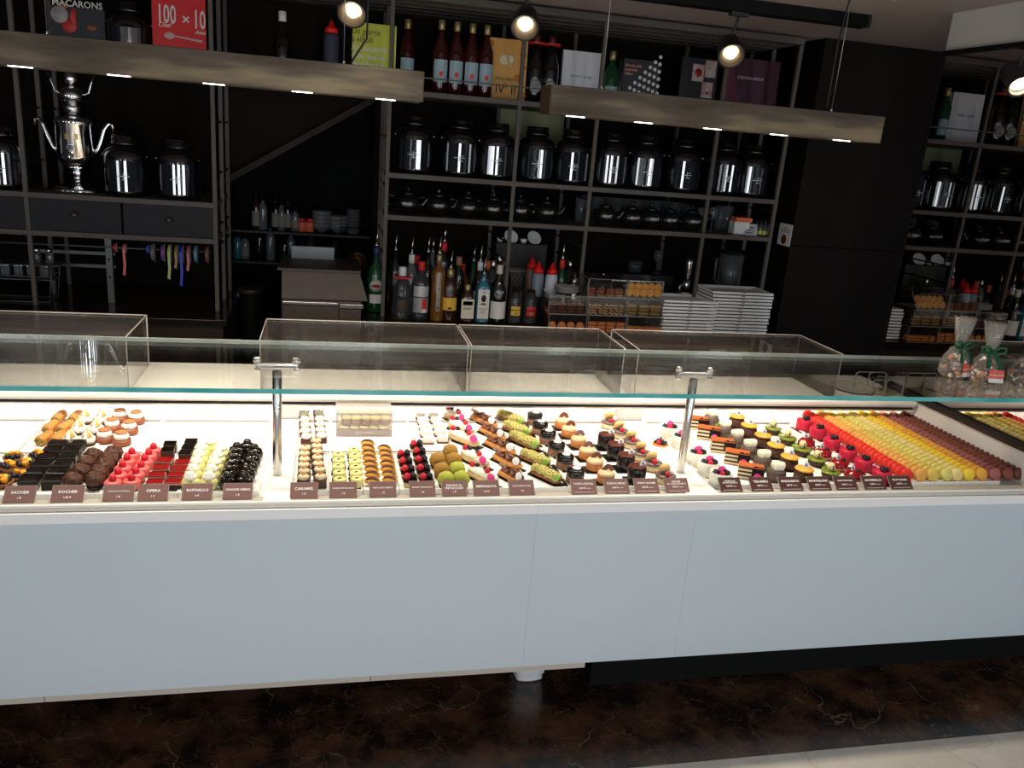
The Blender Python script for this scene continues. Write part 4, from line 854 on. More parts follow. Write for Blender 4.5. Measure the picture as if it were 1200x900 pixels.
obj('gold_stamp', MB().arc(.0722, -.25, -.05, .200, .220).arc(.0722, .2, .4, .200, .220), m_gold, t)
t.scale = (1.08, 1.08, 1.11)

# ---- ice machine, stool-like bin, recess shelf
xi0, xi1 = SX(330, 330, 3.9), SX(424, 330, 3.9)
t = link('ice_machine', None, loc=((xi0+xi1)/2, 4.1, 0)); tag(t, 'brushed steel undercounter ice machine in the dark opening', 'ice machine')
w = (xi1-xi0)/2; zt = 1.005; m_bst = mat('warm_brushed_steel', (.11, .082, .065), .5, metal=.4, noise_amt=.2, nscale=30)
obj('cabinet', MB().box(-w, w, -.2, .25, .02, .86), m_bst, t)
obj('sloped_hatch', MB().add([(-w, -.2, .865), (w+.03, -.2, .865), (w-.01, -.17, zt-.012), (-w, -.17, zt-.012), (-w, .2, .865), (w+.03, .2, .865), (w-.01, .2, zt-.012), (-w, .2, zt-.012)], [(0, 1, 2, 3), (4, 7, 6, 5), (0, 4, 5, 1), (3, 2, 6, 7), (0, 3, 7, 4), (1, 5, 6, 2)]), m_bst, t)
obj('top_rim', MB().box(-w-.02, w-.005, -.19, .21, zt-.012, zt, .002), m_bst, t)
obj('back_upstand', MB().box(-w+.03, w*.3, .12, .14, zt, zt+.06), mat('dull_steel', (.16, .16, .16), .4, metal=.6), t)
obj('drawer_front', MB().box(-w+.005, w*.42, -.215, -.2, .70, .835, .002), m_bst, t); obj('drawer_front', MB().box(w*.44, w, -.215, -.2, .70, .825, .002), m_bst, t)
obj('drawer_lip', MB().box(-w+.005, w*.42, -.22, -.2, .84, .855, .002).box(w*.44, w+.01, -.22, -.2, .83, .85, .002), m_steel, t)
t = link('waste_bin', None, loc=(atY(294, 345, 4.25).x, 4.25, 0)); tag(t, 'round dark bin with a brass rim in the opening, left of the ice machine', 'bin')
zr = atY(294, 337, 4.25).z
obj('bin_body', MB().cyl(.048, 0, zr-.03, 24), m_black, t); obj('rim', MB().lathe([(.045, zr-.03), (.062, zr-.025), (.064, zr), (.058, zr), (.045, zr-.015)], 28), mat('dull_brass_rim', (.05, .042, .032), .4, metal=.4), t)
yr = 4.9
za = atY(350, 270, yr).z; zb_ = atY(350, 305, yr).z
rs = link('recess_shelf', None, loc=(atY(350, 270, yr).x, yr, za)); tag(rs, 'two black wall shelves deep inside the dark opening', 'shelf')
xl_, xr_ = atY(262, 270, yr).x-rs.location.x, atY(437, 270, yr).x-rs.location.x
obj('upper_board', MB().box(xl_, xr_, -.12, .29, -.012, -.001), m_slot, rs); obj('lower_board', MB().box(xl_, xr_, -.12, .29, zb_-za-.012, zb_-za-.001), m_slot, rs)
rb = [(300, 0, 'brown', m_lab, 'small brown bottle with white label, leftmost on the recess shelf', .20), (308, 0, 'grey', None, 'small grey bottle beside the white labelled one in the recess', .19), (323, 0, 'dark', m_lab, 'small dark bottle on the recess shelf, third from the left', .19), (330, 0, 'grey', m_lab, 'small pale bottle on the recess shelf, fourth from the left', .17), (337, 0, 'dark', m_lab, 'small labelled bottle on the recess shelf, before the red jars', .19), (346, 0, 'grey', m_lab, 'smallest bottle on the recess shelf, left of the red jars', .13),
      (278, 1, 'blue', None, 'squat blue bottle low in the recess', .15), (287, 1, 'grey', m_lab, 'slim white bottle low in the recess beside the blue one', .14), (304, 1, 'dark', None, 'dark bottle low in the recess, left of centre', .20), (317, 1, 'grey', None, 'tall grey bottle low in the recess, behind the ice machine', .21), (334, 1, 'dark', None, 'stout dark bottle low in the recess', .15), (341, 1, 'grey', None, 'grey bottle low in the recess over the ice machine', .18), (355, 1, 'clear', None, 'clear round bottle low in the recess', .12), (365, 1, 'clear', None, 'tall clear bottle low in the recess', .18), (393, 1, 'clear', None, 'clear decanter low in the recess at the right', .15)]
for px, lv, g, lm, lb, ht in rb:
    z = za if lv == 0 else zb_
    place(bottle_proto(g, .026, ht*.6, .009, ht, cap=cap_k, labels=[('label', .02, ht*.5, .8, mat('shade_darkened_label', (.22, .21, .19), .6))] if lm else (), sh=.03), 'spirit_bottle', lb, 'bottle', (atY(px, 265, yr-.04).x, yr-.04, z+.0005))  # label colour darkened to stand in for shade inside the recess
for px, lb in ((354, 'left red lidded jar on the recess shelf'), (363, 'right red jar on the recess shelf')):
    place([pt('jar_body', MB().cyl(.024, 0, .055, 18), m_org), pt('jar_lid', MB().cyl(.018, .055, .075, 16), m_labr)], 'preserve_jar', lb, 'jar', (atY(px, 262, yr-.04).x, yr-.04, za+.0005))
BOWL = MB().lathe([(.0001, 0), (.02, 0), (.05, .03), (.058, .055), (.054, .055), (.045, .03), (.0001, .006)], 22).mesh('bowl', m_dimpor)
k = 0
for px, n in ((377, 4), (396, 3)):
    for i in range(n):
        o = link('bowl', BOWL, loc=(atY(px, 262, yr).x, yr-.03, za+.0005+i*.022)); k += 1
        tag(o, 'shade-darkened bowl in the %s recess pile, %s' % ('left' if n == 4 else 'right', ['lowest', 'second from below', 'third from below', 'topmost'][i]), 'bowl', 'shade-darkened bowls in the recess')
CUPS = MB().lathe([(.0001, 0), (.03, 0), (.042, .018), (.045, .02), (.04, .02), (.0001, .006)], 20).mesh('saucer', m_dimpor)
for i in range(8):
    o = link('saucer', CUPS, loc=(atY(414, 255, yr).x, yr-.03, za+.0005+i*.017)); tag(o, 'shade-darkened dish in the tall recess stack, '+('lowest' if i == 0 else 'topmost' if i == 7 else ORD[i]+' from below'), 'dish', 'shade-darkened dishes in the recess')
t = link('wire_rack', None, loc=(atY(414, 255, yr).x, yr-.03, za)); tag(t, 'thin dark wire rack around the stacked dishes', 'rack')
o = MB()
for dx_ in (-.07, .07):
    for dy in (-.05, .05): o.tube([(dx_, dy, 0), (dx_, dy, .17)], .003, 6)
    o.tube([(dx_, -.05, .17), (dx_, .05, .17)], .003, 6)
o.tube([(-.07, -.055, .04), (.07, -.055, .04)], .003, 6)
obj('wire_frame', o, m_black, t)
t = link('copper_pan', None, loc=(atY(418, 303, 4.6).x, 4.6, atY(418, 310, 4.6).z)); tag(t, 'dim copper pan hanging at the right side of the recess', 'pan')
obj('pan_bowl', MB().at(0, 0, 0, rx=R_(60)).lathe([(.0001, 0), (.05, 0), (.06, .03), (.057, .03), (.048, .005), (.0001, .005)], 24), mat('copper', (.16, .07, .03), .35, metal=.8), t); obj('pan_handle', MB().tube([(.05, 0, .02), (.1, 0, .05)], .006, 6), m_black, t)

# ---- left counter: ladder frame, rails, ribbons, cutlery racks
xp = SX(128, 320, 3.95)
t = link('ribbon_stand', None, loc=(xp, 3.97, WZ+.0008)); tag(t, 'grey metal post and rod carrying the ribbon reels', 'stand')
m_gst = mat('dull_grey_steel', (.11, .11, .11), .4, metal=.5)
obj('post', MB().box(-.014, .014, -.012, .012, 0, .300, .002), m_gst, t)
obj('post_hole', MB().at(0, -.0125, .20, rx=pi/2).cyl(.005, 0, .001, 12).at(0, -.0125, .12, rx=pi/2).cyl(.005, 0, .001, 12), m_black, t)
xrod = SX(248, 300, 3.95)-xp
obj('rod', MB().tube([(-.62, -.02, .255), (xrod, -.02, .255)], .004, 8), m_gst, t)
obj('side_bar', MB().box(-.38, -.014, .16, .175, .190, .205).box(-.38, -.014, .16, .175, .13, .145), m_gst, t)
zrod = WZ+.0008+.255
ribs = [(136, (.55, .01, .03), 'dark red'), (147, (.62, .12, .12), 'pale red'), (174, (.03, .07, .50), 'blue'), (180, (.15, .15, .15), 'thin grey'), (192, (.22, .05, .32), 'purple'), (200, (.42, .50, .16), 'pale green'), (208, (.32, .16, .05), 'tan'), (214, (.02, .04, .50), 'royal blue'), (222, (.50, .10, .10), 'coral'), (230, (.10, .22, .38), 'sky blue'), (243, (.20, .06, .03), 'brown')]
for px, c, nm in ribs:
    x = SX(px, 300, 3.95); small = px < 180
    r_ = .018 if small else .038; zc = zrod
    t2 = link('ribbon_reel', None, loc=(x, 3.95, zc)); tag(t2, nm+' ribbon reel hanging on the rod below the drawers', 'ribbon reel', 'ribbon reels on the rod')
    mm = mat('ribbon_'+nm, c, .35, spec=.6)
    obj('reel', MB().at(0, 0, -.0 if small else -.012, ry=pi/2).lathe([(.006, -.006), (r_, -.006), (r_, .006), (.006, .006)], 24), mm, t2)
    obj('flange', MB().at(0, 0, -.0 if small else -.012, ry=pi/2).lathe([(.006, .006), (r_+.004, .006), (r_+.004, .0075), (.006, .0075)], 24), mat('reel_card', (.18, .17, .16), .6), t2)
    ln = {'pale red': .12, 'pale green': .125, 'royal blue': .155, 'coral': .085, 'tan': .075}.get(nm)
    if ln: obj('loose_end', MB().add([(-.0055+dx_, -.012-(r_)*.9, z) for dx_, z in ((0, 0), (.011, 0), (.013, -ln*.6), (.008, -ln), (-.003, -ln+.006), (.002, -ln*.6))], [(0, 1, 2, 5), (5, 2, 3, 4)]).add([(-.0055+dx_, -.0127-(r_)*.9, z) for dx_, z in ((0, 0), (.011, 0), (.013, -ln*.6), (.008, -ln), (-.003, -ln+.006), (.002, -ln*.6))], [(5, 2, 1, 0), (4, 3, 2, 5)]), mm, t2)
t = link('wire_rack', None, loc=(SX(30, 330, 3.95), 3.98, WZ+.0008)); tag(t, 'grey wire rack holding small tins under the left drawers', 'rack')
o = MB()
W = .17
for y in (-.06, .06):
    for z in (.115, .165): o.tube([(-W, y, z), (W*.7, y, z)], .0022, 6)
    o.tube([(-W, y, .165), (-W+.02, y, .003)], .003, 6); o.tube([(W*.7, y, .165), (W*.7-.02, y, .003), ], .003, 6)
    for i in range(8): o.tube([(-W+i*.04, y, .115), (-W+i*.04, y, .165)], .0018, 5)
o.tube([(-W+.02, -.06, .003), (W*.7-.02, -.06, .003), (W*.7-.02, .06, .003), (-W+.02, .06, .003), (-W+.02, -.06, .003)], .003, 6)
obj('wire_frame', o, m_gst, t)
m_tin2 = mat('grey_blue_tin', (.075, .08, .09), .4, metal=.2)
TIN = [pt('tin_body', MB().box(-.017, .017, -.02, .02, 0, .042, .002), m_tin2), pt('tin_lid', MB().box(-.018, .018, -.021, .021, .0425, .052, .002), m_steel)]
bx_ = t.location.x
for i in range(5):
    place(TIN, 'small_tin', 'small grey tin in the wire rack, %s from the left' % ORD[i].replace('front', 'first'), 'tin', (bx_-.13+i*.052, 3.97, WZ+.11), group='small tins in the wire rack')
obj('shelf_mesh', MB().box(-W, W*.7, -.06, .06, .100, .103), m_gst, t)
for i, lb in enumerate(('left glinting glass jar above the wire rack', 'right glinting glass jar above the wire rack')):
    place([pt('jar_glass', MB().cyl(.016, 0, .05, 16), m_cg), pt('jar_lid', MB().ball(.014, .056, 14), m_steel)], 'glass_jar', lb, 'jar', (bx_+.045+i*.05, 3.98, WZ+.168))
o = link('rack_board', None); COL.objects.unlink(o); bpy.data.objects.remove(o)
obj('top_board', MB().box(-W, W*.7+.03, -.06, .06, .164, .167), m_gst, t)
# ---- things on the worktop and the glass at the right
m_wire2 = mat('pale_wire', (.5, .47, .42), .3, metal=.7)
p = atZ(990, 448, WZ)
t = link('serving_plate', None, loc=(atZ(988, 449, WZ).x-.02, 2.79, WZ+.0008)); tag(t, 'pale round plate on the worktop left of the wire racks', 'plate')
obj('plate_body', MB().lathe([(.0001, 0), (.05, 0), (.082, .010), (.084, .013), (.078, .011), (.05, .004), (.0001, .004)], 36), mat('warm_grey_plate', (.50, .45, .38), .3), t)
for pxa, pxb, lb, dz in ((998, 1030, 'left bent wire rack on the worktop behind the glass', 0), (1040, 1075, 'right bent wire rack on the worktop beside the dark trim', 0)):
    a = atZ(pxa, 446, WZ); b = atZ(pxb, 452, WZ); w = abs(b.x-a.x)/2
    t = link('wire_holder', None, loc=((a.x+b.x)/2 if pxb < 1050 else XM-.03-.09, 2.76, WZ+.002)); tag(t, lb, 'rack', 'bent wire racks on the worktop')
    if pxb > 1050: w = .07
    o = MB()
    for y in (-.055, .055): o.tube([(-w, y, 0), (-w, y, .055), (-w+.01, y, .065), (w-.01, y, .065), (w, y, .055), (w, y, 0)], .0022, 6)
    for x in (-w, w): o.tube([(x, -.055, .001), (x, .055, .001)], .0022, 6)
    obj('wire_frame', o, m_wire2, t)
    obj('mesh_disc', MB().lathe([(.0001, .0), (.05, .0), (.052, .002), (.05, .004), (.0001, .003)], 28), mat('tan_disc', (.32, .26, .19), .5), t)
# gift bags
m_film = glassy('clear_film', (.92, .92, .92), .12, (.75, .72, .68), f0=1.45, rough=.12)
m_green = mat('green_ribbon', (.004, .075, .028), .35, spec=.6); m_redl = mat('red_label', (.60, .02, .02), .5); m_oran = mat('orange_red_label', (.72, .07, .03), .45)
m_choc = mat('mixed_chocolates', (.10, .045, .02), .4, noise_amt=.9, nscale=55, col2=(.02, .01, .008)); m_chw = mat('white_sweets', (.70, .62, .50), .4)
def gift_bag(px, py, lb, rz, sd, film_h=.195):
    p = atZ(px, py, GZ+.006); rr = random.Random(sd)
    t = link('gift_bag', None, loc=(p.x, p.y, GZ+.0068), rot=(0, 0, rz)); tag(t, lb, 'gift bag', 'cellophane gift bags on the glass shelf')
    prof = [(.0001, 0), (.032, 0), (.044, .012), (.045, .035), (.038, .065), (.022, .090), (.010, .102), (.012, .112), (.022, .14), (.030, film_h)]
    obj('cellophane_film', MB().lathe(prof[:-1]+[(prof[-1][0], film_h), (prof[-1][0]*.85, film_h-.004), (.010, .112)], 30, lump=.010, seed=sd, scal=.10, ns=9), m_film, t)
    sw = MB()
    for i in range(150):
        a = rr.uniform(0, 2*pi); z = rr.uniform(.006, .072); rmax = .037 if z < .045 else .037-(z-.045)*.75
        q = rmax*math.sqrt(rr.uniform(.3, 1)); sw.use(rr.choice([m_choc, m_choc, m_chw, MATS['copper_sweet'] if 'copper_sweet' in MATS else m_choc])).at(q*cos(a), q*sin(a), z, rx=rr.uniform(0, 3), ry=rr.uniform(0, 3)).ball(.0068, 0, 7, lump=.002, seed=i)
    o = obj('sweets', sw, None, t); o['kind'] = 'stuff'
    obj('ribbon_band', MB().lathe([(.010, .098), (.0135, .100), (.0135, .108), (.010, .110)], 16), m_green, t)
    bow = MB()
    for k in (-1, 1):
        bow.tube([(0, -.013, .104), (k*.020, -.020, .120), (k*.040, -.018, .118), (k*.038, -.018, .102), (k*.015, -.016, .098), (0, -.013, .103)], .0045, 6)
        bow.add([(k*.002, -.016, .102), (k*.014, -.018, .102), (k*.030, -.040, .058), (k*.014, -.042, .052), (k*.002, -.0166, .102), (k*.014, -.0186, .102), (k*.030, -.0406, .058), (k*.014, -.0426, .052)], [(0, 1, 2, 3), (7, 6, 5, 4)])
    obj('ribbon_bow', bow, m_green, t)
    lab = obj('gift_label', MB().at(.010, -.0475, .012, rx=-.18).box(-.024, .024, -.001, 0, 0, .040), m_oran, t)
    obj('label_base', MB().at(.010, -.0475, .012, rx=-.18).box(-.024, .024, -.0014, 0, 0, .013), m_pap, lab)
    letters('CIOCCOLATO', .0075, m_chw, lab, (.010, -.0455, .036), (pi/2-.18, 0, 0))
mat('copper_sweet', (.55, .20, .06), .35)
gift_bag(1116, 441, 'cellophane bag of mixed sweets with green bow, leftmost on the glass shelf', .15, 1)
gift_bag(1151, 448, 'cellophane bag of dark sweets with green bow, middle of three', -.15, 2)
gift_bag(1197, 452, 'cellophane bag with green bow cut by the right frame edge', .0, 3, .15)
# ================================================================ PASTRIES
PZ = .7005
def S(name, col, r=.5, **k): return mat(name, col, r, **k)
c_rasp = S('raspberry_red', (.62, .008, .03), .4, bump=.6, bscale=350); c_black = S('blackberry', (.010, .008, .018), .3, bump=.6, bscale=350)
c_choc = S('dark_chocolate', (.010, .004, .003), .4, spec=.25); c_glaze = S('black_glaze', (.006, .003, .002), .10, spec=.8)
c_milk = S('milk_chocolate', (.12, .035, .015), .45); c_board = S('black_board', (.012, .010, .010), .35)
c_cream = S('cream_white', (.86, .80, .66), .5); c_white = S('whipped_white', (.88, .85, .76), .5); c_gold = S('golden_pastry', (.62, .27, .06), .6, noise_amt=.5, nscale=80, col2=(.40, .12, .02))
c_orange = S('mango_orange', (.85, .30, .02), .3); c_kiwi = S('kiwi_green', (.35, .50, .04), .35); c_blue = S('blueberry', (.012, .015, .035), .4)
c_pink = S('pink_disc', (.80, .06, .30), .4); c_greend = S('green_disc', (.22, .42, .06), .4); c_crust = S('brown_crust', (.24, .09, .03), .65, noise_amt=.4, nscale=120)
c_tagw = S('white_tag', (.80, .82, .86), .4); c_tagi = S('tag_ink', (.03, .03, .06), .5)
def raspb(r=.010): return MB().lathe([(.0001, 0), (r*.85, r*.25), (r, r*.8), (r*.75, r*1.5), (r*.3, r*1.9), (.0001, r*1.95)], 12, lump=.0012, seed=1)
RASP = raspb().mesh('raspberry', c_rasp); BLKB = raspb(.0095).mesh('blackberry', c_black); RASPs = raspb(.008).mesh('raspberry', c_rasp); BLKs = MB().ball(.0068, 0, 10).mesh('blueberry', c_blue)
def sub(n, me, *l, r=(0, 0, 0)): return (n, me, l, r, [])
PTAG = MB().use(c_tagw).box(-.009, .009, -.0006, .0006, 0, .018).use(c_tagi).box(-.004, -.002, -.0009, -.0006, .006, .012).box(-.0012, .0008, -.0009, -.0006, .006, .012).box(.0018, .004, -.0009, -.0006, .006, .012).mesh('paper_tag')
def tagp(x, y, z, ry=.6): return ('paper_tag', PTAG, (x, y, z), (-.35, ry, .1), [])
def DISCm(name, m, r=.012): return MB().at(0, 0, 0, rx=pi/2-.3).cyl(r, 0, .0025, 18).mesh(name, m)
PINKD = DISCm('pink_disc', c_pink); GREEND = DISCm('green_disc', c_greend); WHITED = DISCm('white_disc', c_tagw)

P = {}
P['fruit_tartlet'] = [pt('tart_shell', MB().lathe([(.0001, 0), (.017, 0), (.025, .012), (.026, .015), (.022, .013), (.0001, .013)], 20), c_crust),
    pt('blueberries', MB().at(-.010, -.010, .018).ball(.007, 0, 10).at(.003, -.014, .018).ball(.007, 0, 10).at(-.013, .004, .018).ball(.007, 0, 10).at(.006, .012, .019).ball(.0068, 0, 10), c_blue),
    pt('mango_cube', MB().at(.010, -.003, .022, rz=.4, rx=.3).box(-.007, .007, -.007, .007, -.006, .006, .002), c_orange), pt('mango_cube', MB().at(-.004, .001, .026, rz=.9).box(-.006, .006, -.006, .006, -.005, .005, .002), c_orange),
    pt('kiwi_piece', MB().at(-.006, .013, .021, ry=.4).box(-.007, .007, -.005, .005, -.004, .005, .002), c_kiwi)]
P['chocolate_slice'] = [pt('slice_body', MB().box(-.023, .023, -.0175, .0175, 0, .021, .001), c_choc), pt('glaze_top', MB().box(-.0235, .0235, -.018, .018, .0212, .026, .002), c_glaze)]
P['chocolate_rocher'] = [pt('rocher_body', MB().lathe([(.0001, .004), (.008, .004), (.015, .008), (.020, .013), (.023, .019), (.0235, .025), (.022, .031), (.018, .037), (.013, .041), (.007, .0435), (.0001, .044)], 30, lump=.006, seed=3), S('rocher_chocolate', (.095, .028, .014), .3, noise_amt=.6, nscale=240, bump=1, bscale=260)), pt('paper_cup', MB().lathe([(.0001, 0), (.015, 0), (.022, .010), (.020, .010), (.0001, .003)], 24, scal=.05, ns=12), c_board)]
P['raspberry_mousse'] = [pt('mousse_body', MB().lathe([(.0001, .004), (.020, .004), (.021, .008), (.0215, .022), (.018, .026), (.0001, .026)], 22), S('pink_mousse', (.80, .13, .13), .4)), pt('biscuit_base', MB().cyl(.0225, 0, .0045, 20), c_crust), sub('raspberry', RASP, 0, 0, .0235)]
P['red_slice'] = [pt('slice_body', MB().box(-.021, .021, -.016, .016, 0, .016, .001), c_choc), pt('cream_layer', MB().box(-.0215, .0215, -.0165, .0165, .0162, .019), S('rosy_cream', (.68, .30, .25), .4)), pt('red_top', MB().box(-.0205, .0205, -.0160, .0160, .0192, .0225, .001), S('ruby_glaze', (.26, .006, .006), .25, coat=.4, noise_amt=.4, nscale=150))]
P['brownie_cube'] = [pt('cube_body', MB().box(-.017, .017, -.015, .015, 0, .028, .001), S('brownie', (.11, .03, .018), .5, noise_amt=.3, nscale=90)), pt('glaze_top', MB().box(-.0175, .0175, -.0155, .0155, .0282, .034, .002), c_glaze)]
P['yellow_cream_puff'] = [pt('puff_body', MB().lathe([(.0001, 0), (.018, 0), (.0225, .008), (.0225, .018), (.016, .029), (.0001, .030)], 18, lump=.002, seed=5), S('pale_lemon', (.78, .72, .30), .5, bump=.5, bscale=200)), pt('cream_swirl', MB().lathe([(.0001, .029), (.0165, .028), (.016, .034), (.010, .037), (.010, .041), (.005, .043), (.0001, .044)], 16, lump=.002, seed=4), c_white)]
P['glazed_cream_puff'] = [pt('puff_body', MB().lathe([(.0001, 0), (.016, .0), (.0205, .008), (.0215, .018), (.017, .029), (.0001, .034)], 20), c_glaze), pt('top_button', MB().lathe([(.0001, .032), (.009, .031), (.011, .036), (.007, .041), (.0001, .042)], 14), c_glaze)]
P['pistachio_roll'] = [pt('pastry_roll', MB().at(0, 0, .017, rx=pi/2).lathe([(.010, -.034), (.0155, -.034), (.017, -.02), (.016, 0), (.0175, .02), (.0155, .034), (.010, .034)], 18, lump=.003, seed=2), c_gold), pt('pistachio_filling', MB().at(0, 0, .017, rx=pi/2).lathe([(.0001, -.035), (.0125, -.035), (.0125, .035), (.0001, .035)], 14, lump=.002), S('pistachio_crumb', (.30, .26, .05), .7, noise_amt=.8, nscale=220, col2=(.12, .05, .02)))]
P['meringue_tart'] = [pt('tart_shell', MB().lathe([(.0001, 0), (.018, 0), (.023, .008), (.020, .009), (.0001, .009)], 20), S('cocoa_crust', (.05, .02, .012), .6)), pt('meringue', MB().lathe([(.0001, .008), (.021, .008), (.020, .018), (.012, .030), (.004, .042), (.0001, .047)], 16, lump=.009, seed=6), c_white), pt('toasted_patch', MB().lathe([(.0125, .026), (.0142, .028), (.0052, .041), (.0001, .0485), (.0001, .046)], 14, lump=.007, seed=9), S('toasted_gold', (.80, .42, .10), .5))]
P['cream_baba'] = [pt('baba_base', MB().lathe([(.0001, 0), (.020, 0), (.026, .006), (.025, .018), (.0001, .018)], 22), S('baba_brown', (.28, .075, .03), .5, noise_amt=.3, nscale=60)), pt('cream_collar', MB().lathe([(.0001, .018), (.019, .018), (.021, .028), (.017, .036), (.0001, .036)], 20), c_white), pt('biscuit_disc', MB().cyl(.0165, .0362, .041, 18), S('tan_biscuit', (.52, .20, .07), .6, noise_amt=.5, nscale=90))]
P['cream_bite_white'] = [pt('chocolate_base', MB().box(-.0165, .0165, -.0145, .0145, 0, .018, .002), S('bite_brown', (.10, .022, .014), .45)), pt('cream_dome', MB().lathe([(.0001, .018), (.0155, .018), (.0165, .024), (.010, .031), (.0001, .034)], 16, lump=.003, seed=2), c_white), pt('pistachio_bit', MB().at(0, 0, .0335).box(-.004, .003, -.002, .002, -.001, .002, .0008), c_kiwi)]
P['cream_bite_beige'] = [pt('chocolate_base', MB().box(-.0165, .0165, -.0145, .0145, 0, .026, .002), S('bite_dark', (.045, .014, .008), .5, noise_amt=.3, nscale=200, col2=(.2, .1, .06))), pt('cream_dome', MB().lathe([(.0001, .026), (.0145, .026), (.0155, .032), (.009, .037), (.0001, .038)], 16, lump=.003, seed=7), S('beige_cream', (.74, .56, .36), .5)), pt('nut_bit', MB().at(.001, 0, .038, rz=.5).box(-.006, .005, -.003, .003, -.001, .003, .001), c_gold)]
P['pistachio_bite'] = [pt('bite_body', MB().cyl(.017, 0, .024, 20), S('pistachio_cream', (.72, .66, .27), .4)), pt('base_board', MB().box(-.019, .019, -.0165, .0165, -.0, .002), c_choc), pt('pistachio_bit', MB().at(0, -.001, .0245, rz=.6).box(-.006, .004, -.002, .002, 0, .002, .0008), S('brown_nut', (.20, .07, .02), .5))]
P['striped_biscuit'] = [pt('biscuit_finger', MB().at(0, 0, .012, rz=-.38, sc=(2.05, 1, .9)).ball(.0115, 0, 14, lump=.001), S('golden_choux', (.78, .38, .06), .5, noise_amt=.4, nscale=90)), pt('chocolate_stripe', MB().at(0, 0, 0, rz=-.38).tube([(-.019, -.004, .017), (-.008, -.0045, .0232), (.006, -.004, .0238), (.018, -.004, .018)], .0018, 6).tube([(-.019, .003, .017), (-.008, .0035, .0234), (.006, .003, .0238), (.018, .003, .018)], .0018, 6), c_milk)]
hexp = [(.023*cos(pi/6+k*pi/3), .023*sin(pi/6+k*pi/3)) for k in range(6)]
P['berry_cup'] = [pt('vanilla_base', MB().polyz([(x*.86, y*.86) for x, y in hexp], 0, .014), S('vanilla_sponge', (.62, .46, .30), .6)), pt('chocolate_shell', MB().polyz(hexp, .014, .021), c_choc), sub('raspberry', RASP, -.009, -.004, .0205), sub('blackberry', BLKB, .010, .002, .0205)]
for nm, c in (('brown', (.36, .19, .035)), ('green', (.42, .44, .06))):
    P['truffle_'+nm] = [pt('truffle_body', MB().lathe([(.0001, .003), (.013, .004), (.0225, .014), (.0245, .026), (.020, .038), (.010, .046), (.0001, .048)], 26, lump=.0018, seed=2), S('dust_'+nm, c, .9, noise_amt=.5, nscale=120, col2=tuple(x*.6 for x in c))), pt('paper_cup', MB().lathe([(.0001, 0), (.015, 0), (.021, .009), (.019, .009), (.0001, .003)], 24, scal=.05, ns=12), c_board)]
P['white_cube'] = [pt('white_body', MB().box(-.0165, .0165, -.0145, .0145, .004, .024, .004), c_white), pt('brown_base', MB().box(-.018, .018, -.016, .016, 0, .0045), S('base_brown', (.16, .05, .03), .6))]
def capsule(L, r, z0, flat=1, lump=0, seed=0, n=14):
    b = MB(); vs = []; k = 12
    prof = []
    for i in range(k+1):
        u = -L/2+L*i/k; e = min(u+L/2, L/2-u); rr = r*math.sqrt(max(0, 1-max(0, 1-e/r)**2)) if e < r else r
        prof.append((max(rr, .0003), u))
    b.at(0, 0, z0, ry=pi/2, sc=(flat, 1, 1)); b.lathe(prof, n, lump, seed); return b
def boardm(L, w): return MB().polyz([(-L/2+.006, -w/2), (L/2-.002, -w/2), (L/2, -w/2+.003), (L/2, w/2-.003), (L/2-.002, w/2), (-L/2+.006, w/2), (-L/2, 0)], 0, .002)
EL = .108
P['white_eclair'] = [pt('eclair_board', boardm(EL+.008, .036), c_board), pt('choux_base', capsule(EL, .017, .012, .62), S('pale_choux', (.72, .50, .24), .6, noise_amt=.3, nscale=80)), pt('cream_top', capsule(EL-.004, .0145, .026, .85, .004, 3), c_white),
    sub('raspberry', RASPs, -.036, -.004, .034), sub('blueberry', BLKs, -.024, .003, .042), sub('blueberry', BLKs, .006, .002, .043), sub('raspberry', RASPs, .018, -.004, .035), sub('pink_disc', PINKD, .040, -.012, .032)]
sh = MB(); rr_ = random.Random(5)
for i in range(13): sh.at(-.044+i*.0066, rr_.uniform(-.008, .008), .028+rr_.uniform(0, .005), rx=rr_.uniform(-.7, .7), ry=rr_.uniform(-.7, .5), rz=rr_.uniform(-1, 1)).box(-.011, .011, -.007, .007, -.0008, .0008)
P['chocolate_eclair'] = [pt('eclair_board', boardm(EL+.008, .036), c_board), pt('choux_base', capsule(EL, .017, .012, .62), c_gold), pt('chocolate_shards', sh, c_milk), pt('chocolate_cream', capsule(EL-.012, .011, .022, .7), S('cocoa_cream', (.16, .06, .03), .5)), sub('white_disc', WHITED, .042, -.012, .032)]
P['pistachio_eclair'] = [pt('eclair_board', boardm(EL+.008, .036), c_board), pt('choux_base', capsule(EL, .017, .012, .62), c_crust), pt('pistachio_crust', capsule(EL-.002, .0165, .023, .85, .006, 8, 18), S('pistachio_crust', (.68, .64, .20), .6, noise_amt=1, nscale=230, col2=(.20, .13, .02), bump=1, bscale=260)), sub('green_disc', GREEND, .044, -.013, .026)]
SQB_ = MB().box(-.034, .034, -.030, .030, 0, .002)
P['glazed_cake'] = [pt('cake_board', SQB_, c_board), pt('crumb_base', MB().lathe([(.0001, .002), (.026, .002), (.027, .006), (.0265, .026), (.0001, .026)], 24, lump=.0016), S('crumb_brown', (.13, .038, .022), .5, noise_amt=.7, nscale=260, col2=(.40, .22, .14))), pt('black_glaze_top', MB().lathe([(.0001, .026), (.0262, .026), (.0275, .030), (.0270, .044), (.022, .047), (.0001, .047)], 26), c_glaze), pt('white_disc', MB().at(.002, -.002, 0).cyl(.0125, .0475, .0495, 18), c_tagw)]
curl = MB().at(.004, .006, .034, rx=-.25, rz=-.35)
curl.poly([(-.017, 0), (-.013, .013), (-.002, .024), (.011, .022), (.020, .008), (.012, .004), (.003, .009), (-.007, .001)], -.0008, .0008)
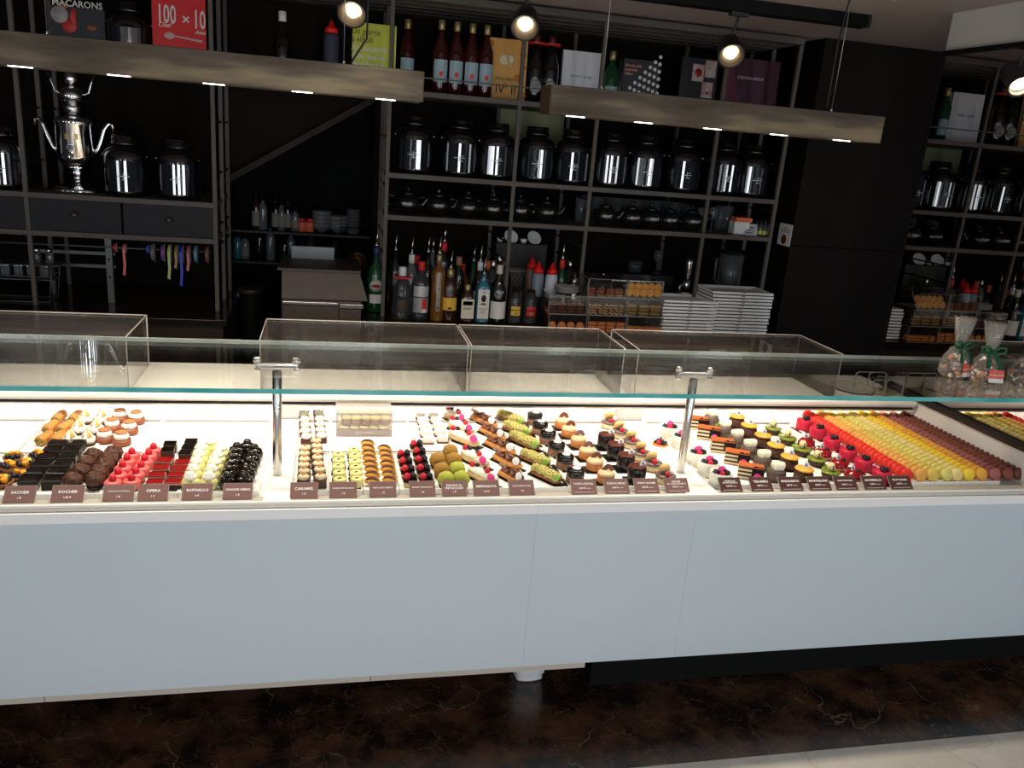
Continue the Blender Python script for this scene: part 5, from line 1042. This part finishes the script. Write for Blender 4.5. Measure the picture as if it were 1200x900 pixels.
P['caramel_tartlet'] = [pt('cake_board', MB().box(-.032, .032, -.028, .028, 0, .002), c_board), pt('tart_shell', MB().lathe([(.0001, .002), (.023, .002), (.026, .008), (.026, .026), (.0001, .026)], 24), S('caramel_shell', (.50, .17, .04), .45, noise_amt=.3, nscale=60)), pt('cream_disc', MB().lathe([(.0001, .026), (.025, .026), (.026, .031), (.021, .037), (.0001, .038)], 22, lump=.001), S('caramel_cream', (.72, .50, .28), .45)), pt('chocolate_curl', curl, S('curl_brown', (.16, .05, .02), .3))]
P['dark_cylinder_cake'] = [pt('cake_board', MB().box(-.033, .033, -.030, .030, 0, .002), c_board), pt('cake_body', MB().cyl(.0265, .002, .046, 26, bev=.003), S('black_cake', (.012, .006, .005), .3, noise_amt=.3, nscale=60)), pt('rim_top', MB().lathe([(.020, .046), (.025, .046), (.024, .049), (.0205, .0485)], 24), S('rim_red_brown', (.10, .02, .012), .3)), tagp(.012, .0, .046)]
MACT = MB().lathe([(.0001, 0), (.014, 0), (.0175, .003), (.0175, .008), (.0165, .010), (.0165, .013), (.0175, .015), (.016, .021), (.009, .025), (.0001, .026)], 20)
P['macaron_dessert'] = [pt('cream_layers', MB().lathe([(.0001, 0), (.027, 0), (.028, .003), (.0285, .019), (.0001, .019)], 26), S('custard_layers', (.80, .66, .40), .4)), pt('sponge_disc', MB().cyl(.0288, .0, .005, 26), S('sponge_tan', (.50, .24, .10), .6)), pt('chocolate_ring', MB().lathe([(.0001, .019), (.0295, .019), (.030, .022), (.026, .026), (.0001, .026)], 26), S('smoky_choc', (.09, .05, .05), .25, noise_amt=.6, nscale=60, col2=(.32, .24, .22))), pt('macaron_top', MB().at(-.004, .005, .042, rx=-.8, ry=-.2).lathe([(.0001, -.008), (.013, -.008), (.0165, -.004), (.0165, .004), (.013, .008), (.0001, .009)], 18), S('macaron_beige', (.72, .46, .18), .6)), pt('white_ball', MB().at(.012, -.006, .0335).ball(.0078, 0, 12), c_white), sub('raspberry', RASPs, -.002, -.018, .024)]
P['berry_tartlet'] = [pt('tart_shell', MB().lathe([(.0001, 0), (.022, 0), (.0265, .006), (.027, .016), (.0001, .016)], 24), c_gold), sub('raspberry', RASPs, -.010, -.008, .015), sub('raspberry', RASPs, .009, .003, .015), sub('blackberry', BLKB, .004, -.012, .014), sub('blueberry', BLKs, -.014, .006, .021), sub('blueberry', BLKs, .016, -.006, .021), sub('blackberry', BLKB, -.002, .010, .015), tagp(0, .006, .026)]
P['berry_white_cup'] = [pt('white_cup', MB().lathe([(.0001, 0), (.030, 0), (.033, .003), (.0345, .045), (.0330, .046), (.030, .036), (.0001, .036)], 30), c_white), sub('blackberry', BLKB, -.016, -.006, .035), sub('blackberry', BLKB, .016, -.008, .035), sub('raspberry', RASP, -.004, -.016, .035), sub('blackberry', BLKB, .006, -.002, .037), sub('raspberry', RASP, .004, .016, .035), pt('blueberries', MB().at(-.014, .012, .042).ball(.007, 0, 10).at(.020, .008, .042).ball(.007, 0, 10).at(-.022, .004, .040).ball(.006, 0, 10).at(.0, -.022, .040).ball(.006, 0, 10), c_blue), sub('pink_disc', PINKD, 0, -.002, .052)]
tl = MB()
for k in range(3): tl.box(-.037, .037, -.020, .020, .002+k*.0125, .0085+k*.0125, .001)
td = MB()
for k in range(3): td.box(-.0365, .0365, -.0195, .0195, .0087+k*.0125, .0143+k*.0125)
P['layered_slice'] = [pt('cream_layer', tl, S('layer_cream', (.80, .66, .42), .5)), pt('coffee_layer', td, S('layer_dark', (.035, .012, .008), .4)), pt('orange_top', MB().box(-.0375, .0375, -.0205, .0205, .0395, .0425, .001), S('cocoa_orange', (.50, .11, .015), .6, noise_amt=.5, nscale=110, col2=(.28, .05, .01))), pt('chocolate_bow', MB().at(.014, -.018, .036, rx=pi/2-.2).cyl(.011, 0, .003, 18).at(.030, -.018, .035, rx=pi/2-.2).cyl(.011, 0, .003, 18).at(.022, -.018, .026).box(-.018, .018, -.004, 0, -.012, .006), c_choc), sub('pink_disc', PINKD, .022, -.0245, .014)]
pet = MB()
for k in range(5):
    a = -1.1+k*.55; pet.at(.010*sin(a), -.002, .046, ry=a*.5, sc=(.55, .85, 1)).ball(.019, .0, 12, 1.0)
P['snowball_cake'] = [pt('coconut_ball', MB().lathe([(.0001, 0), (.018, .0), (.027, .012), (.029, .025), (.024, .038), (.014, .044), (.0001, .045)], 22, lump=.0025), S('coconut_coat', (.055, .022, .015), .6, noise_amt=.7, nscale=420, col2=(.26, .20, .17))), pt('white_petals', pet, S('ivory_petal', (.84, .78, .58), .4)), sub('green_disc', GREEND, .016, -.026, .008)]
P['yellow_topped_cake'] = [pt('cake_body', MB().lathe([(.0001, 0), (.024, 0), (.0285, .008), (.0285, .024), (.024, .036), (.0001, .037)], 24, lump=.0022), S('brown_crunch', (.09, .026, .010), .5, bump=1, bscale=300, noise_amt=.7, nscale=200, col2=(.05, .014, .006))), pt('yellow_disc', MB().lathe([(.0001, .037), (.026, .037), (.028, .040), (.026, .043), (.0001, .0425)], 36, scal=.045, ns=12), S('mango_jelly', (.82, .40, .05), .35)), tagp(.002, 0, .043, .5), pt('base_board', MB().box(-.032, .032, -.03, .03, -.0005, .0015), c_board)]
P['green_egg_tart'] = [pt('tart_shell', MB().lathe([(.0001, 0), (.022, 0), (.028, .010), (.028, .020), (.0001, .020)], 24), S('crumb_dark', (.07, .03, .015), .6, noise_amt=.5, nscale=200)), pt('green_glaze', MB().lathe([(.0001, .020), (.0305, .020), (.032, .023), (.029, .026), (.0001, .0255)], 26), S('green_glaze', (.20, .25, .03), .2, coat=.6)), pt('cream_egg', MB().at(-.002, .0, .0255).lathe([(.0001, 0), (.008, .002), (.0125, .010), (.0125, .017), (.008, .026), (.0001, .029)], 20), S('egg_cream', (.80, .68, .32), .35)), pt('chocolate_stripe', MB().at(-.002, 0, .0255).arc(.0127, -.1, .12, .006, .022, .0007, 2), c_choc), sub('green_disc', GREEND, .016, -.030, .004)]
P['red_glazed_cake'] = [pt('glazed_dome', MB().lathe([(.0001, 0), (.026, 0), (.030, .010), (.028, .024), (.018, .033), (.0001, .035)], 26), S('red_mirror_glaze', (.28, .004, .006), .05, coat=1)), pt('dark_fruit', MB().at(.008, -.008, .034).ball(.008, 0, 10).at(.018, .004, .030).ball(.007, 0, 10), c_glaze), tagp(-.006, .002, .032, .5), pt('nut_crumb', MB().at(.024, -.014, .006).ball(.006, 0, 8, lump=.002).at(.028, -.004, .006).ball(.006, 0, 8, lump=.002), c_gold)]
P['crimson_cylinder_cake'] = [pt('cake_body', MB().lathe([(.0001, 0), (.026, 0), (.027, .003), (.0285, .038), (.026, .041), (.0001, .041)], 26), S('crimson_velvet', (.58, .010, .045), .45)), pt('blackberries', MB().at(-.002, -.006, .046).ball(.0085, 0, 10, lump=.002).at(.012, -.002, .046).ball(.0085, 0, 10, lump=.002).at(.004, .008, .046).ball(.008, 0, 10, lump=.002), c_black), pt('side_disc', MB().at(.026, -.020, .014, rx=pi/2-.25).cyl(.0125, 0, .0025, 18), S('rose_disc', (.75, .04, .20), .4))]
for k_ in ('crimson_cylinder_cake',): P[k_].append(pt('cake_board', MB().box(-.033, .033, -.032, .032, -.0005, .0015), c_board))

def pp(px, py, hz=0): return atZ(px, py, PZ+hz)
def setg(key, name, cat, group, fl, bl_, n, side, desc, rz=0, jit=.0015, sc=1, keys=None, z=0):
    """one column of identical sweets between the pixel of the front and the back item"""
    a = pp(*fl); b = pp(*bl_)
    for i in range(n):
        u = i/(n-1) if n > 1 else 0; q = a.lerp(b, u)
        kk = keys[i] if keys else key
        lab = '%s, %s%s' % (desc if not keys else (desc[0] if kk == keys[0] else desc[1]), nth(i, n), (' in the '+side) if side else '')
        place(P[kk], name if not keys else (name[0] if kk == keys[0] else name[1]), lab, cat, (q.x+rnd.uniform(-jit, jit), q.y+rnd.uniform(-jit, jit), PZ+z), rz=rz+rnd.uniform(-.1, .1), group=group, scale=(sc, sc, sc))
def pts(key, name, cat, group, L, desc, rz=0, sc=1, z=0, rj=.1):
    for i, (px, py, w) in enumerate(L):
        q = pp(px, py); place(P[key], name, desc+', '+w, cat, (q.x, q.y, PZ+z), rz=rz+rnd.uniform(-rj, rj), group=group, scale=(sc, sc, sc))
# --- left section
pts('fruit_tartlet', 'fruit_tartlet', 'tartlet', 'fruit tartlets at the far left', [(4, 570, 'front at the left frame edge'), (23, 563, 'front right one, touching the chocolate slices'), (-6, 553, 'cut by the left frame edge'), (12, 552, 'middle one'), (30, 550, 'second row beside the chocolate slices'), (16, 541, 'rear left one'), (45, 539, 'rearmost one')], 'small fruit tartlet with mango and blueberries', sc=1.0, rj=1.2)
setg('chocolate_slice', 'chocolate_slice', 'slice', 'glossy dark chocolate slices', (35, 571), (68, 527), 6, 'left column', 'glossy dark chocolate slice')
setg('chocolate_slice', 'chocolate_slice', 'slice', 'glossy dark chocolate slices', (62, 571), (90, 527), 6, 'right column', 'glossy dark chocolate slice')
setg('chocolate_rocher', 'chocolate_rocher', 'rocher', 'knobbly chocolate rochers', (86, 573), (110, 543), 4, 'left column', 'knobbly chocolate rocher ball', rz=.3)
setg('chocolate_rocher', 'chocolate_rocher', 'rocher', 'knobbly chocolate rochers', (112, 572), (133, 540), 5, 'right column', 'knobbly chocolate rocher ball', rz=.3)
setg('raspberry_mousse', 'raspberry_mousse', 'mousse', 'pink mousses topped with raspberries', (133, 574), (155, 541), 5, 'left column', 'pink mousse cake topped by a raspberry')
setg('raspberry_mousse', 'raspberry_mousse', 'mousse', 'pink mousses topped with raspberries', (155, 573), (180, 535), 6, 'right column', 'pink mousse cake topped by a raspberry')
setg(None, ('red_slice', 'brownie_cube'), 'slice', 'red topped slices and brownie cubes', (181, 573), (200, 531), 6, 'left column', ('flat red topped slice', 'dark brownie cube'), keys=['red_slice']*4+['brownie_cube']*2)
setg(None, ('red_slice', 'brownie_cube'), 'slice', 'red topped slices and brownie cubes', (203, 572), (225, 528), 7, 'right column', ('flat red topped slice', 'dark brownie cube'), keys=['red_slice']*4+['brownie_cube']*3)
setg('yellow_cream_puff', 'yellow_cream_puff', 'cream puff', 'pale yellow cream puffs', (224, 572), (236, 537), 5, 'left column', 'pale yellow cream puff with white swirl', sc=1.08)
setg('yellow_cream_puff', 'yellow_cream_puff', 'cream puff', 'pale yellow cream puffs', (245, 572), (259, 538), 5, 'right column', 'pale yellow cream puff with white swirl', sc=1.08)
pts('yellow_cream_puff', 'yellow_cream_puff', 'cream puff', 'pale yellow cream puffs', [(248, 530, 'the single one at the very back')], 'pale yellow cream puff with white swirl', sc=1.08)
setg('glazed_cream_puff', 'glazed_cream_puff', 'cream puff', 'black glazed cream puffs', (267, 572), (278, 536), 6, 'left column', 'shiny black glazed cream puff', sc=1.13)
setg('glazed_cream_puff', 'glazed_cream_puff', 'cream puff', 'black glazed cream puffs', (287, 572), (298, 538), 5, 'right column', 'shiny black glazed cream puff', sc=1.13)
pts('glazed_cream_puff', 'glazed_cream_puff', 'cream puff', 'black glazed cream puffs', [(290, 532, 'the single one at the very back')], 'shiny black glazed cream puff', sc=1.13)
pts('pistachio_roll', 'pistachio_roll', 'pastry roll', 'golden pistachio rolls', [(53, 519, 'front left of the rolls'), (69, 519, 'front right of the rolls'), (60, 506, 'middle left of the rolls'), (77, 506, 'middle right of the rolls'), (70, 494, 'rear left of the rolls'), (89, 494, 'rear right of the rolls')], 'golden pastry roll with pistachio filling', rz=-.15, sc=.9)
pts('meringue_tart', 'meringue_tart', 'tart', 'toasted meringue tarts', [(83, 521, 'front left of the tarts'), (103, 521, 'front right of the tarts'), (93, 508, 'second row left'), (113, 508, 'second row right'), (101, 496, 'rear left of the tarts'), (120, 496, 'rear right of the tarts')], 'white toasted meringue tart')
pts('cream_baba', 'cream_baba', 'baba', 'cream topped babas', [(123, 518, 'front left baba'), (143, 521, 'front right baba'), (132, 505, 'second row left'), (152, 508, 'second row right, near the tray corner'), (141, 494, 'rear left baba'), (160, 496, 'rear right baba')], 'brown cream topped baba with biscuit disc')
# --- middle section
setg('cream_bite_white', 'cream_bite', 'pastry bite', 'white topped pastry bites', (359, 519), (356, 487), 6, 'left rear column', 'brown bite with white cream')
setg('cream_bite_white', 'cream_bite', 'pastry bite', 'white topped pastry bites', (377, 518), (373, 486), 6, 'right rear column', 'brown bite with white cream')
setg('cream_bite_beige', 'cream_bite', 'pastry bite', 'beige topped pastry bites', (356, 571), (357, 536), 6, 'left front column', 'dark bite with beige cream')
setg('cream_bite_beige', 'cream_bite', 'pastry bite', 'beige topped pastry bites', (375, 570), (370, 527), 7, 'right front column', 'dark bite with beige cream')
setg('pistachio_bite', 'pistachio_bite', 'pastry bite', 'pale yellow pistachio bites', (398, 570), (396, 540), 5, 'left column', 'pale yellow round pistachio bite', sc=1.05)
setg('pistachio_bite', 'pistachio_bite', 'pastry bite', 'pale yellow pistachio bites', (418, 570), (415, 535), 6, 'right column', 'pale yellow round pistachio bite', sc=1.05)
setg('striped_biscuit', 'striped_biscuit', 'biscuit', 'chocolate striped golden biscuits', (437, 569), (431, 524), 8, 'left column', 'golden biscuit finger with chocolate stripes')
setg('striped_biscuit', 'striped_biscuit', 'biscuit', 'chocolate striped golden biscuits', (457, 568), (451, 530), 7, 'right column', 'golden biscuit finger with chocolate stripes')
setg('berry_cup', 'berry_cup', 'berry cup', 'chocolate cups with berries', (480, 569), (473, 541), 4, 'left column', 'chocolate cup with raspberry and blackberry')
setg('berry_cup', 'berry_cup', 'berry cup', 'chocolate cups with berries', (499, 569), (488, 529), 5, 'right column', 'chocolate cup with raspberry and blackberry')
pts('truffle_green', 'dusted_truffle', 'truffle', 'dusted truffle balls', [(522, 571, 'front left'), (540, 570, 'front right'), (535, 559, 'middle right')], 'green dusted truffle ball')
pts('truffle_brown', 'dusted_truffle', 'truffle', 'dusted truffle balls', [(517, 560, 'middle left'), (531, 548, 'third row right'), (512, 548, 'third row left'), (527, 538, 'rearmost')], 'golden brown dusted truffle ball')
setg('white_cube', 'white_cube', 'pastry cube', 'small white pastry cubes', (501, 519), (493, 490), 5, 'left column', 'small white pastry cube')
setg('white_cube', 'white_cube', 'pastry cube', 'small white pastry cubes', (518, 518), (508, 489), 5, 'right column', 'small white pastry cube')
# acrylic display box with cakes inside
a = pp(394, 512); b = pp(459, 513); w = (b.x-a.x)/2
t = link('cake_box', None, loc=((a.x+b.x)/2, a.y+.055, PZ)); tag(t, 'clear acrylic box of little ring cakes at the back of the deck', 'box')
o = MB().box(-w, w, -.055, .055, 0, .003).box(-w, w, -.055, -.052, .003, .075).box(-w, w, .052, .055, .003, .075).box(-w, -w+.003, -.052, .052, .003, .075).box(w-.003, w, -.052, .052, .003, .075).box(-w-.002, w+.002, -.057, .057, .0755, .080)
obj('clear_walls', o, glassy('frosty_acrylic', (.93, .93, .93), .16, (.8, .76, .72), f0=1.4), t)
obj('bright_edge', MB().box(-w-.001, w+.001, -.058, -.0565, .075, .081).box(-w-.001, -w+.001, -.0565, -.0555, 0, .0745).box(w-.001, w+.001, -.0565, -.0555, 0, .0745).box(-w, w, -.0565, -.0555, 0, .002), m_acredge, t)
obj('brown_band', MB().box(-w+.004, w-.004, -.0508, -.0502, .004, .022), S('brown_band', (.42, .28, .22), .6), t)
letters('MINI PARIS', .009, c_tagw, t, (0, -.0512, .013), sx=1.3)
RC = [pt('choux_base', MB().lathe([(.0001, 0), (.017, 0), (.019, .008), (.018, .016), (.0001, .018)], 18), S('mauve_brown', (.32, .16, .12), .5)), pt('cream_ring', MB().lathe([(.003, .018), (.010, .016), (.018, .018), (.019, .023), (.013, .028), (.005, .027)], 18, smooth=True), S('lemon_ring', (.80, .68, .32), .5))]
for j, row in enumerate(('front', 'rear')):
    for i in range(5):
        x = t.location.x-w+.026+i*(2*w-.052)/4
        for k in range(2):
            place(RC, 'ring_cake', 'little ring cake in the clear box, %s row, %s from the left, %s layer' % (row, ORD[i].replace('front', 'first'), 'lower' if k == 0 else 'upper'), 'cake', (x+.006*k, t.location.y-.028+j*.042+.004*k, PZ+.004+k*.030), group='ring cakes in the clear box', rx=.25*(1-j)*0, scale=(.92, .92, .95))
# eclairs
def eclairs(key, name, desc, ends, names):
    for (a, b), w in zip(ends, names):
        A = pp(*a); B = pp(*b); c = (A+B)/2; d = B-A; L = d.length
        place(P[key], name, desc+', '+w, 'eclair', (c.x, c.y, PZ), rz=math.atan2(d.y, d.x), group=desc+'s in a diagonal column', scale=(L/EL, 1, 1))
n5 = ['rearmost of five', 'second from the back', 'middle of five', 'second from the front', 'frontmost of five']
eclairs('white_eclair', 'cream_eclair', 'white cream eclair with berries', [((521, 489), (547, 500)), ((526, 501), (556, 513)), ((525, 513), (562, 526)), ((540, 536), (573, 552)), ((548, 556), (583, 573))], n5)
eclairs('chocolate_eclair', 'chocolate_eclair', 'chocolate shard eclair', [((552, 490), (582, 504)), ((562, 505), (592, 519)), ((568, 520), (604, 536)), ((578, 537), (611, 553)), ((585, 556), (614, 571))], n5)
eclairs('pistachio_eclair', 'pistachio_eclair', 'pistachio crusted eclair', [((582, 489), (614, 502)), ((589, 502), (622, 515)), ((596, 514), (632, 530)), ((609, 536), (644, 551)), ((622, 554), (657, 570))], n5)
def diag(key, name, cat, desc, L, rz=0, sc=1, z=0):
    n = len(L)
    for i, (px, py) in enumerate(L):
        q = pp(px, py); k = n-1-i
        place(P[key], name, '%s, %s of its diagonal row' % (desc, nth(k, n)), cat, (q.x, q.y, PZ+z), rz=rz+rnd.uniform(-.12, .12), group=desc+'s', scale=(sc, sc, sc))
diag('glazed_cake', 'glazed_cake', 'cake', 'black glazed cake with white disc', [(626, 498), (632, 509), (641, 520), (651, 534), (661, 549), (673, 566)], sc=1.0)
diag('caramel_tartlet', 'caramel_tartlet', 'tartlet', 'caramel tartlet with chocolate curl', [(658, 502), (666, 512), (677, 524), (687, 538), (696, 551), (709, 566)], sc=1.0)
diag('dark_cylinder_cake', 'chocolate_cylinder_cake', 'cake', 'plain black cylinder cake with paper tag', [(709, 525), (720, 537), (732, 550), (745, 564)], sc=1.05)
diag('macaron_dessert', 'macaron_dessert', 'dessert', 'layered dessert topped with a beige macaron', [(714, 501), (726, 512), (740, 524), (751, 538), (764, 550), (779, 565)], sc=1.05)
pts('berry_tartlet', 'berry_tartlet', 'tartlet', None, [(773, 525, 'alone behind the macaron desserts')], 'round mixed berry tartlet with paper tag')
# --- right section
diag('berry_white_cup', 'berry_cup', 'berry cup', 'tall white cup filled with berries', [(783, 513), (797, 524), (816, 544), (829, 556), (843, 569)], sc=1.0)
diag('layered_slice', 'layered_slice', 'slice', 'orange topped layered slice with pink disc', [(815, 502), (829, 514), (845, 529), (862, 543), (878, 560)], rz=-.42, sc=1.02)
diag('snowball_cake', 'snowball_cake', 'cake', 'coconut snowball cake with ivory petals', [(832, 499), (847, 512), (861, 524), (876, 536), (892, 549), (908, 564)], sc=1.04)
diag('yellow_topped_cake', 'yellow_topped_cake', 'cake', 'brown cake topped by yellow disc', [(862, 500), (876, 511), (892, 523), (907, 535), (923, 549), (940, 564)], sc=1.04)
diag('green_egg_tart', 'green_egg_tart', 'tart', 'green glazed tart with a cream egg', [(905, 508), (922, 520), (939, 533), (956, 545), (972, 560)], sc=.98)
diag('red_glazed_cake', 'red_glazed_cake', 'cake', 'shiny dark red glazed cake with paper tag', [(944, 524), (963, 537), (982, 550), (999, 563)], sc=1.0)
diag('crimson_cylinder_cake', 'crimson_cake', 'cake', 'crimson cylinder cake with blackberries', [(941, 504), (957, 514), (973, 527), (992, 540), (1010, 552), (1031, 566)], rz=0, sc=1.02)

# --- macarons
cols = [('red', (.80, .035, .02), 1061), ('peach orange', (.82, .40, .09), 1078), ('olive yellow', (.74, .53, .11), 1092), ('pale green', (.74, .64, .17), 1108), ('cream', (.84, .66, .24), 1121), ('bright yellow', (.88, .62, .04), 1135), ('amber', (.80, .38, .05), 1150), ('mauve', (.36, .11, .10), 1166), ('reddish brown', (.22, .055, .032), 1181), ('dark brown', (.15, .04, .028), 1195)]
SHELL = [(.0001, .0104), (.009, .0100), (.0165, .0085), (.0205, .0055), (.0214, .0028), (.0198, .0020), (.0188, .0016), (.0188, -.0016), (.0198, -.0020), (.0214, -.0028), (.0205, -.0055), (.0165, -.0085), (.009, -.0100), (.0001, -.0104)]
FILL = MB().lathe([(.0001, -.0015), (.0192, -.0015), (.0192, .0015), (.0001, .0015)], 18)
n = 26
for ci, (nm, c, px) in enumerate(cols):
    m = mat('macaron_'+nm, c, .55, noise_amt=.15, nscale=60); me = MB().lathe(SHELL, 20).mesh('macaron_shell', m)
    mf = FILL.mesh('filling', mat('filling_'+nm, tuple(min(1, x*.45) for x in c), .6)); 
    x = atZ(px, 553, PZ+.030).x
    for i in range(n):
        y = 2.112+i*.0232; flip = (i >= n-2 and ci in (2, 3, 7, 8))
        o = link('macaron', me, loc=(x+rnd.uniform(-.002, .002), y, PZ+.0212+(.004 if flip else .0)+.001), rot=(pi/2-.38+rnd.uniform(-.13, .13) if not flip else .25, rnd.uniform(-.05, .05), rnd.uniform(-.08, .08) if not flip else .6))
        o['label'] = '%s macaron, %s of the %s row' % (nm, nth(i, n), nm); o['category'] = 'macaron'; o['group'] = nm+' macarons in one long row'
        f = link('filling', mf, o)

# --- price tags
m_tagb = S('brown_tag', (.20, .105, .095), .35); m_tagb2 = S('dark_brown_tag', (.085, .035, .030), .35); m_tagt = S('tag_print_white', (.85, .83, .80), .5)
TG = [(3, 41, 'SACHER', '1 \u20ac', 0), (59, 98, 'ROCHER', '1,50 \u20ac', 0), (120, 157, 'PASSIONE ALLA FRAGOLA', '1 \u20ac', 0), (161, 197, 'OPERA', '1 \u20ac', 0), (213, 249, 'RAFFAELLO', '2 \u20ac', 0), (261, 296, 'CHOUX NERO', '1 \u20ac', 0),
      (340, 373, 'CARAMEL', '1 \u20ac', 0), (386, 419, 'CHOUX PISTACCHIO', '1 \u20ac', 0), (433, 465, 'PASTICCINO MENTE', '1 \u20ac', 0), (480, 511, 'BELGIAN CHOCOLATE', '1 \u20ac', 0), (518, 548, 'DELIZIA AL\nPISTACCHIO', '1 \u20ac', 0), (555, 586, 'MERINGATA', '1,50 \u20ac', 0), (597, 627, 'CROCCANTE AL TRIS', '1 \u20ac', 0),
      (670, 700, 'TORTA ROYAL', '5,00 \u20ac', 1), (709, 738, 'TORTA NOCI', '5,00 \u20ac', 1), (744, 773, 'TORTA SACHER', '5,00 \u20ac', 1), (780, 808, 'MOUSSE\nAL CIOCCOLATO', '5,00 \u20ac', 1),
      (844, 870, 'CHEESECAKE\nFRUTTI DI BOSCO', '5,00 \u20ac', 2), (880, 906, 'TIRAMISU', '5,00 \u20ac', 2), (914, 941, 'MARGHERITA', '5,00 \u20ac', 2), (948, 974, 'MONTBLANC', '5,00 \u20ac', 2), (979, 1005, 'FIORE PISTACCHIO', '5,00 \u20ac', 2), (1012, 1038, 'SACHERELLO', '5,00 \u20ac', 2), (1043, 1069, 'FRUTTI ROSSI', '5,00 \u20ac', 2)]
wheres = ['in front of the fruit tartlets at the far left', 'in front of the chocolate rochers', 'in front of the left pink mousses', 'in front of the red topped slices', 'in front of the yellow cream puffs', 'in front of the black glazed cream puffs', 'in front of the beige topped bites', 'in front of the pistachio bites', 'in front of the striped biscuits', 'in front of the chocolate berry cups', 'in front of the green truffle balls', 'in front of the white cream eclairs', 'in front of the chocolate eclairs',
          'in front of the black glazed cakes', 'in front of the caramel tartlets', 'in front of the black cylinder cakes', 'in front of the macaron topped desserts', 'in front of the tall white berry cups', 'in front of the layered slices', 'in front of the coconut snowball cakes', 'in front of the yellow topped cakes', 'in front of the green egg tarts', 'in front of the red glazed cakes', 'in front of the crimson cakes']
for (a, b, t1, t2, st), wh_ in zip(TG, wheres):
    yb_ = 2.030; ty = 580-(a/1200)*13
    xl = atY(a, ty+14.5, yb_).x; xr = atY(b-1, ty+14.5, yb_).x; w = (xr-xl)/2
    t = link('price_tag', None, loc=((xl+xr)/2, yb_, .7108), rot=(-R_(48), 0, 0)); tag(t, ('dark brown' if st == 2 else 'brown')+' price tag '+wh_, 'price tag', 'price tags along the counter front')
    H = .046
    obj('tag_plate', MB().box(-w, w, -.0012, .0, .0015, H), m_tagb2 if st == 2 else m_tagb, t)
    o = obj('tag_holder', MB().box(-w-.001, w+.001, .0002, .0020, 0, H+.0012), m_acredge, t)
    nl = t1.count('\n')+1; ln = max(len(s) for s in t1.split('\n'))
    fs = min(.0105, 1.65*w/ln*1.5)
    if nl == 2: fs = min(fs, .0085)
    letters(t1, fs, m_tagt, t, (0, -.0016, H*(.60 if st == 0 else .68)), sx=min(1.05, 1.75*w/(ln*fs*.62)))
    letters(t2, .0070, m_tagt, t, (0 if st == 0 else -w*.15, -.0016, H*(.28 if st == 0 else .40)))
    if st: obj('small_print', MB().box(-w*.8, w*.8, -.0016, -.0012, H*.10, H*.14).box(w*.15, w*.55, -.0016, -.0012, H*.36, H*.41), mat('faint_print', (.5, .4, .38), .5), t)
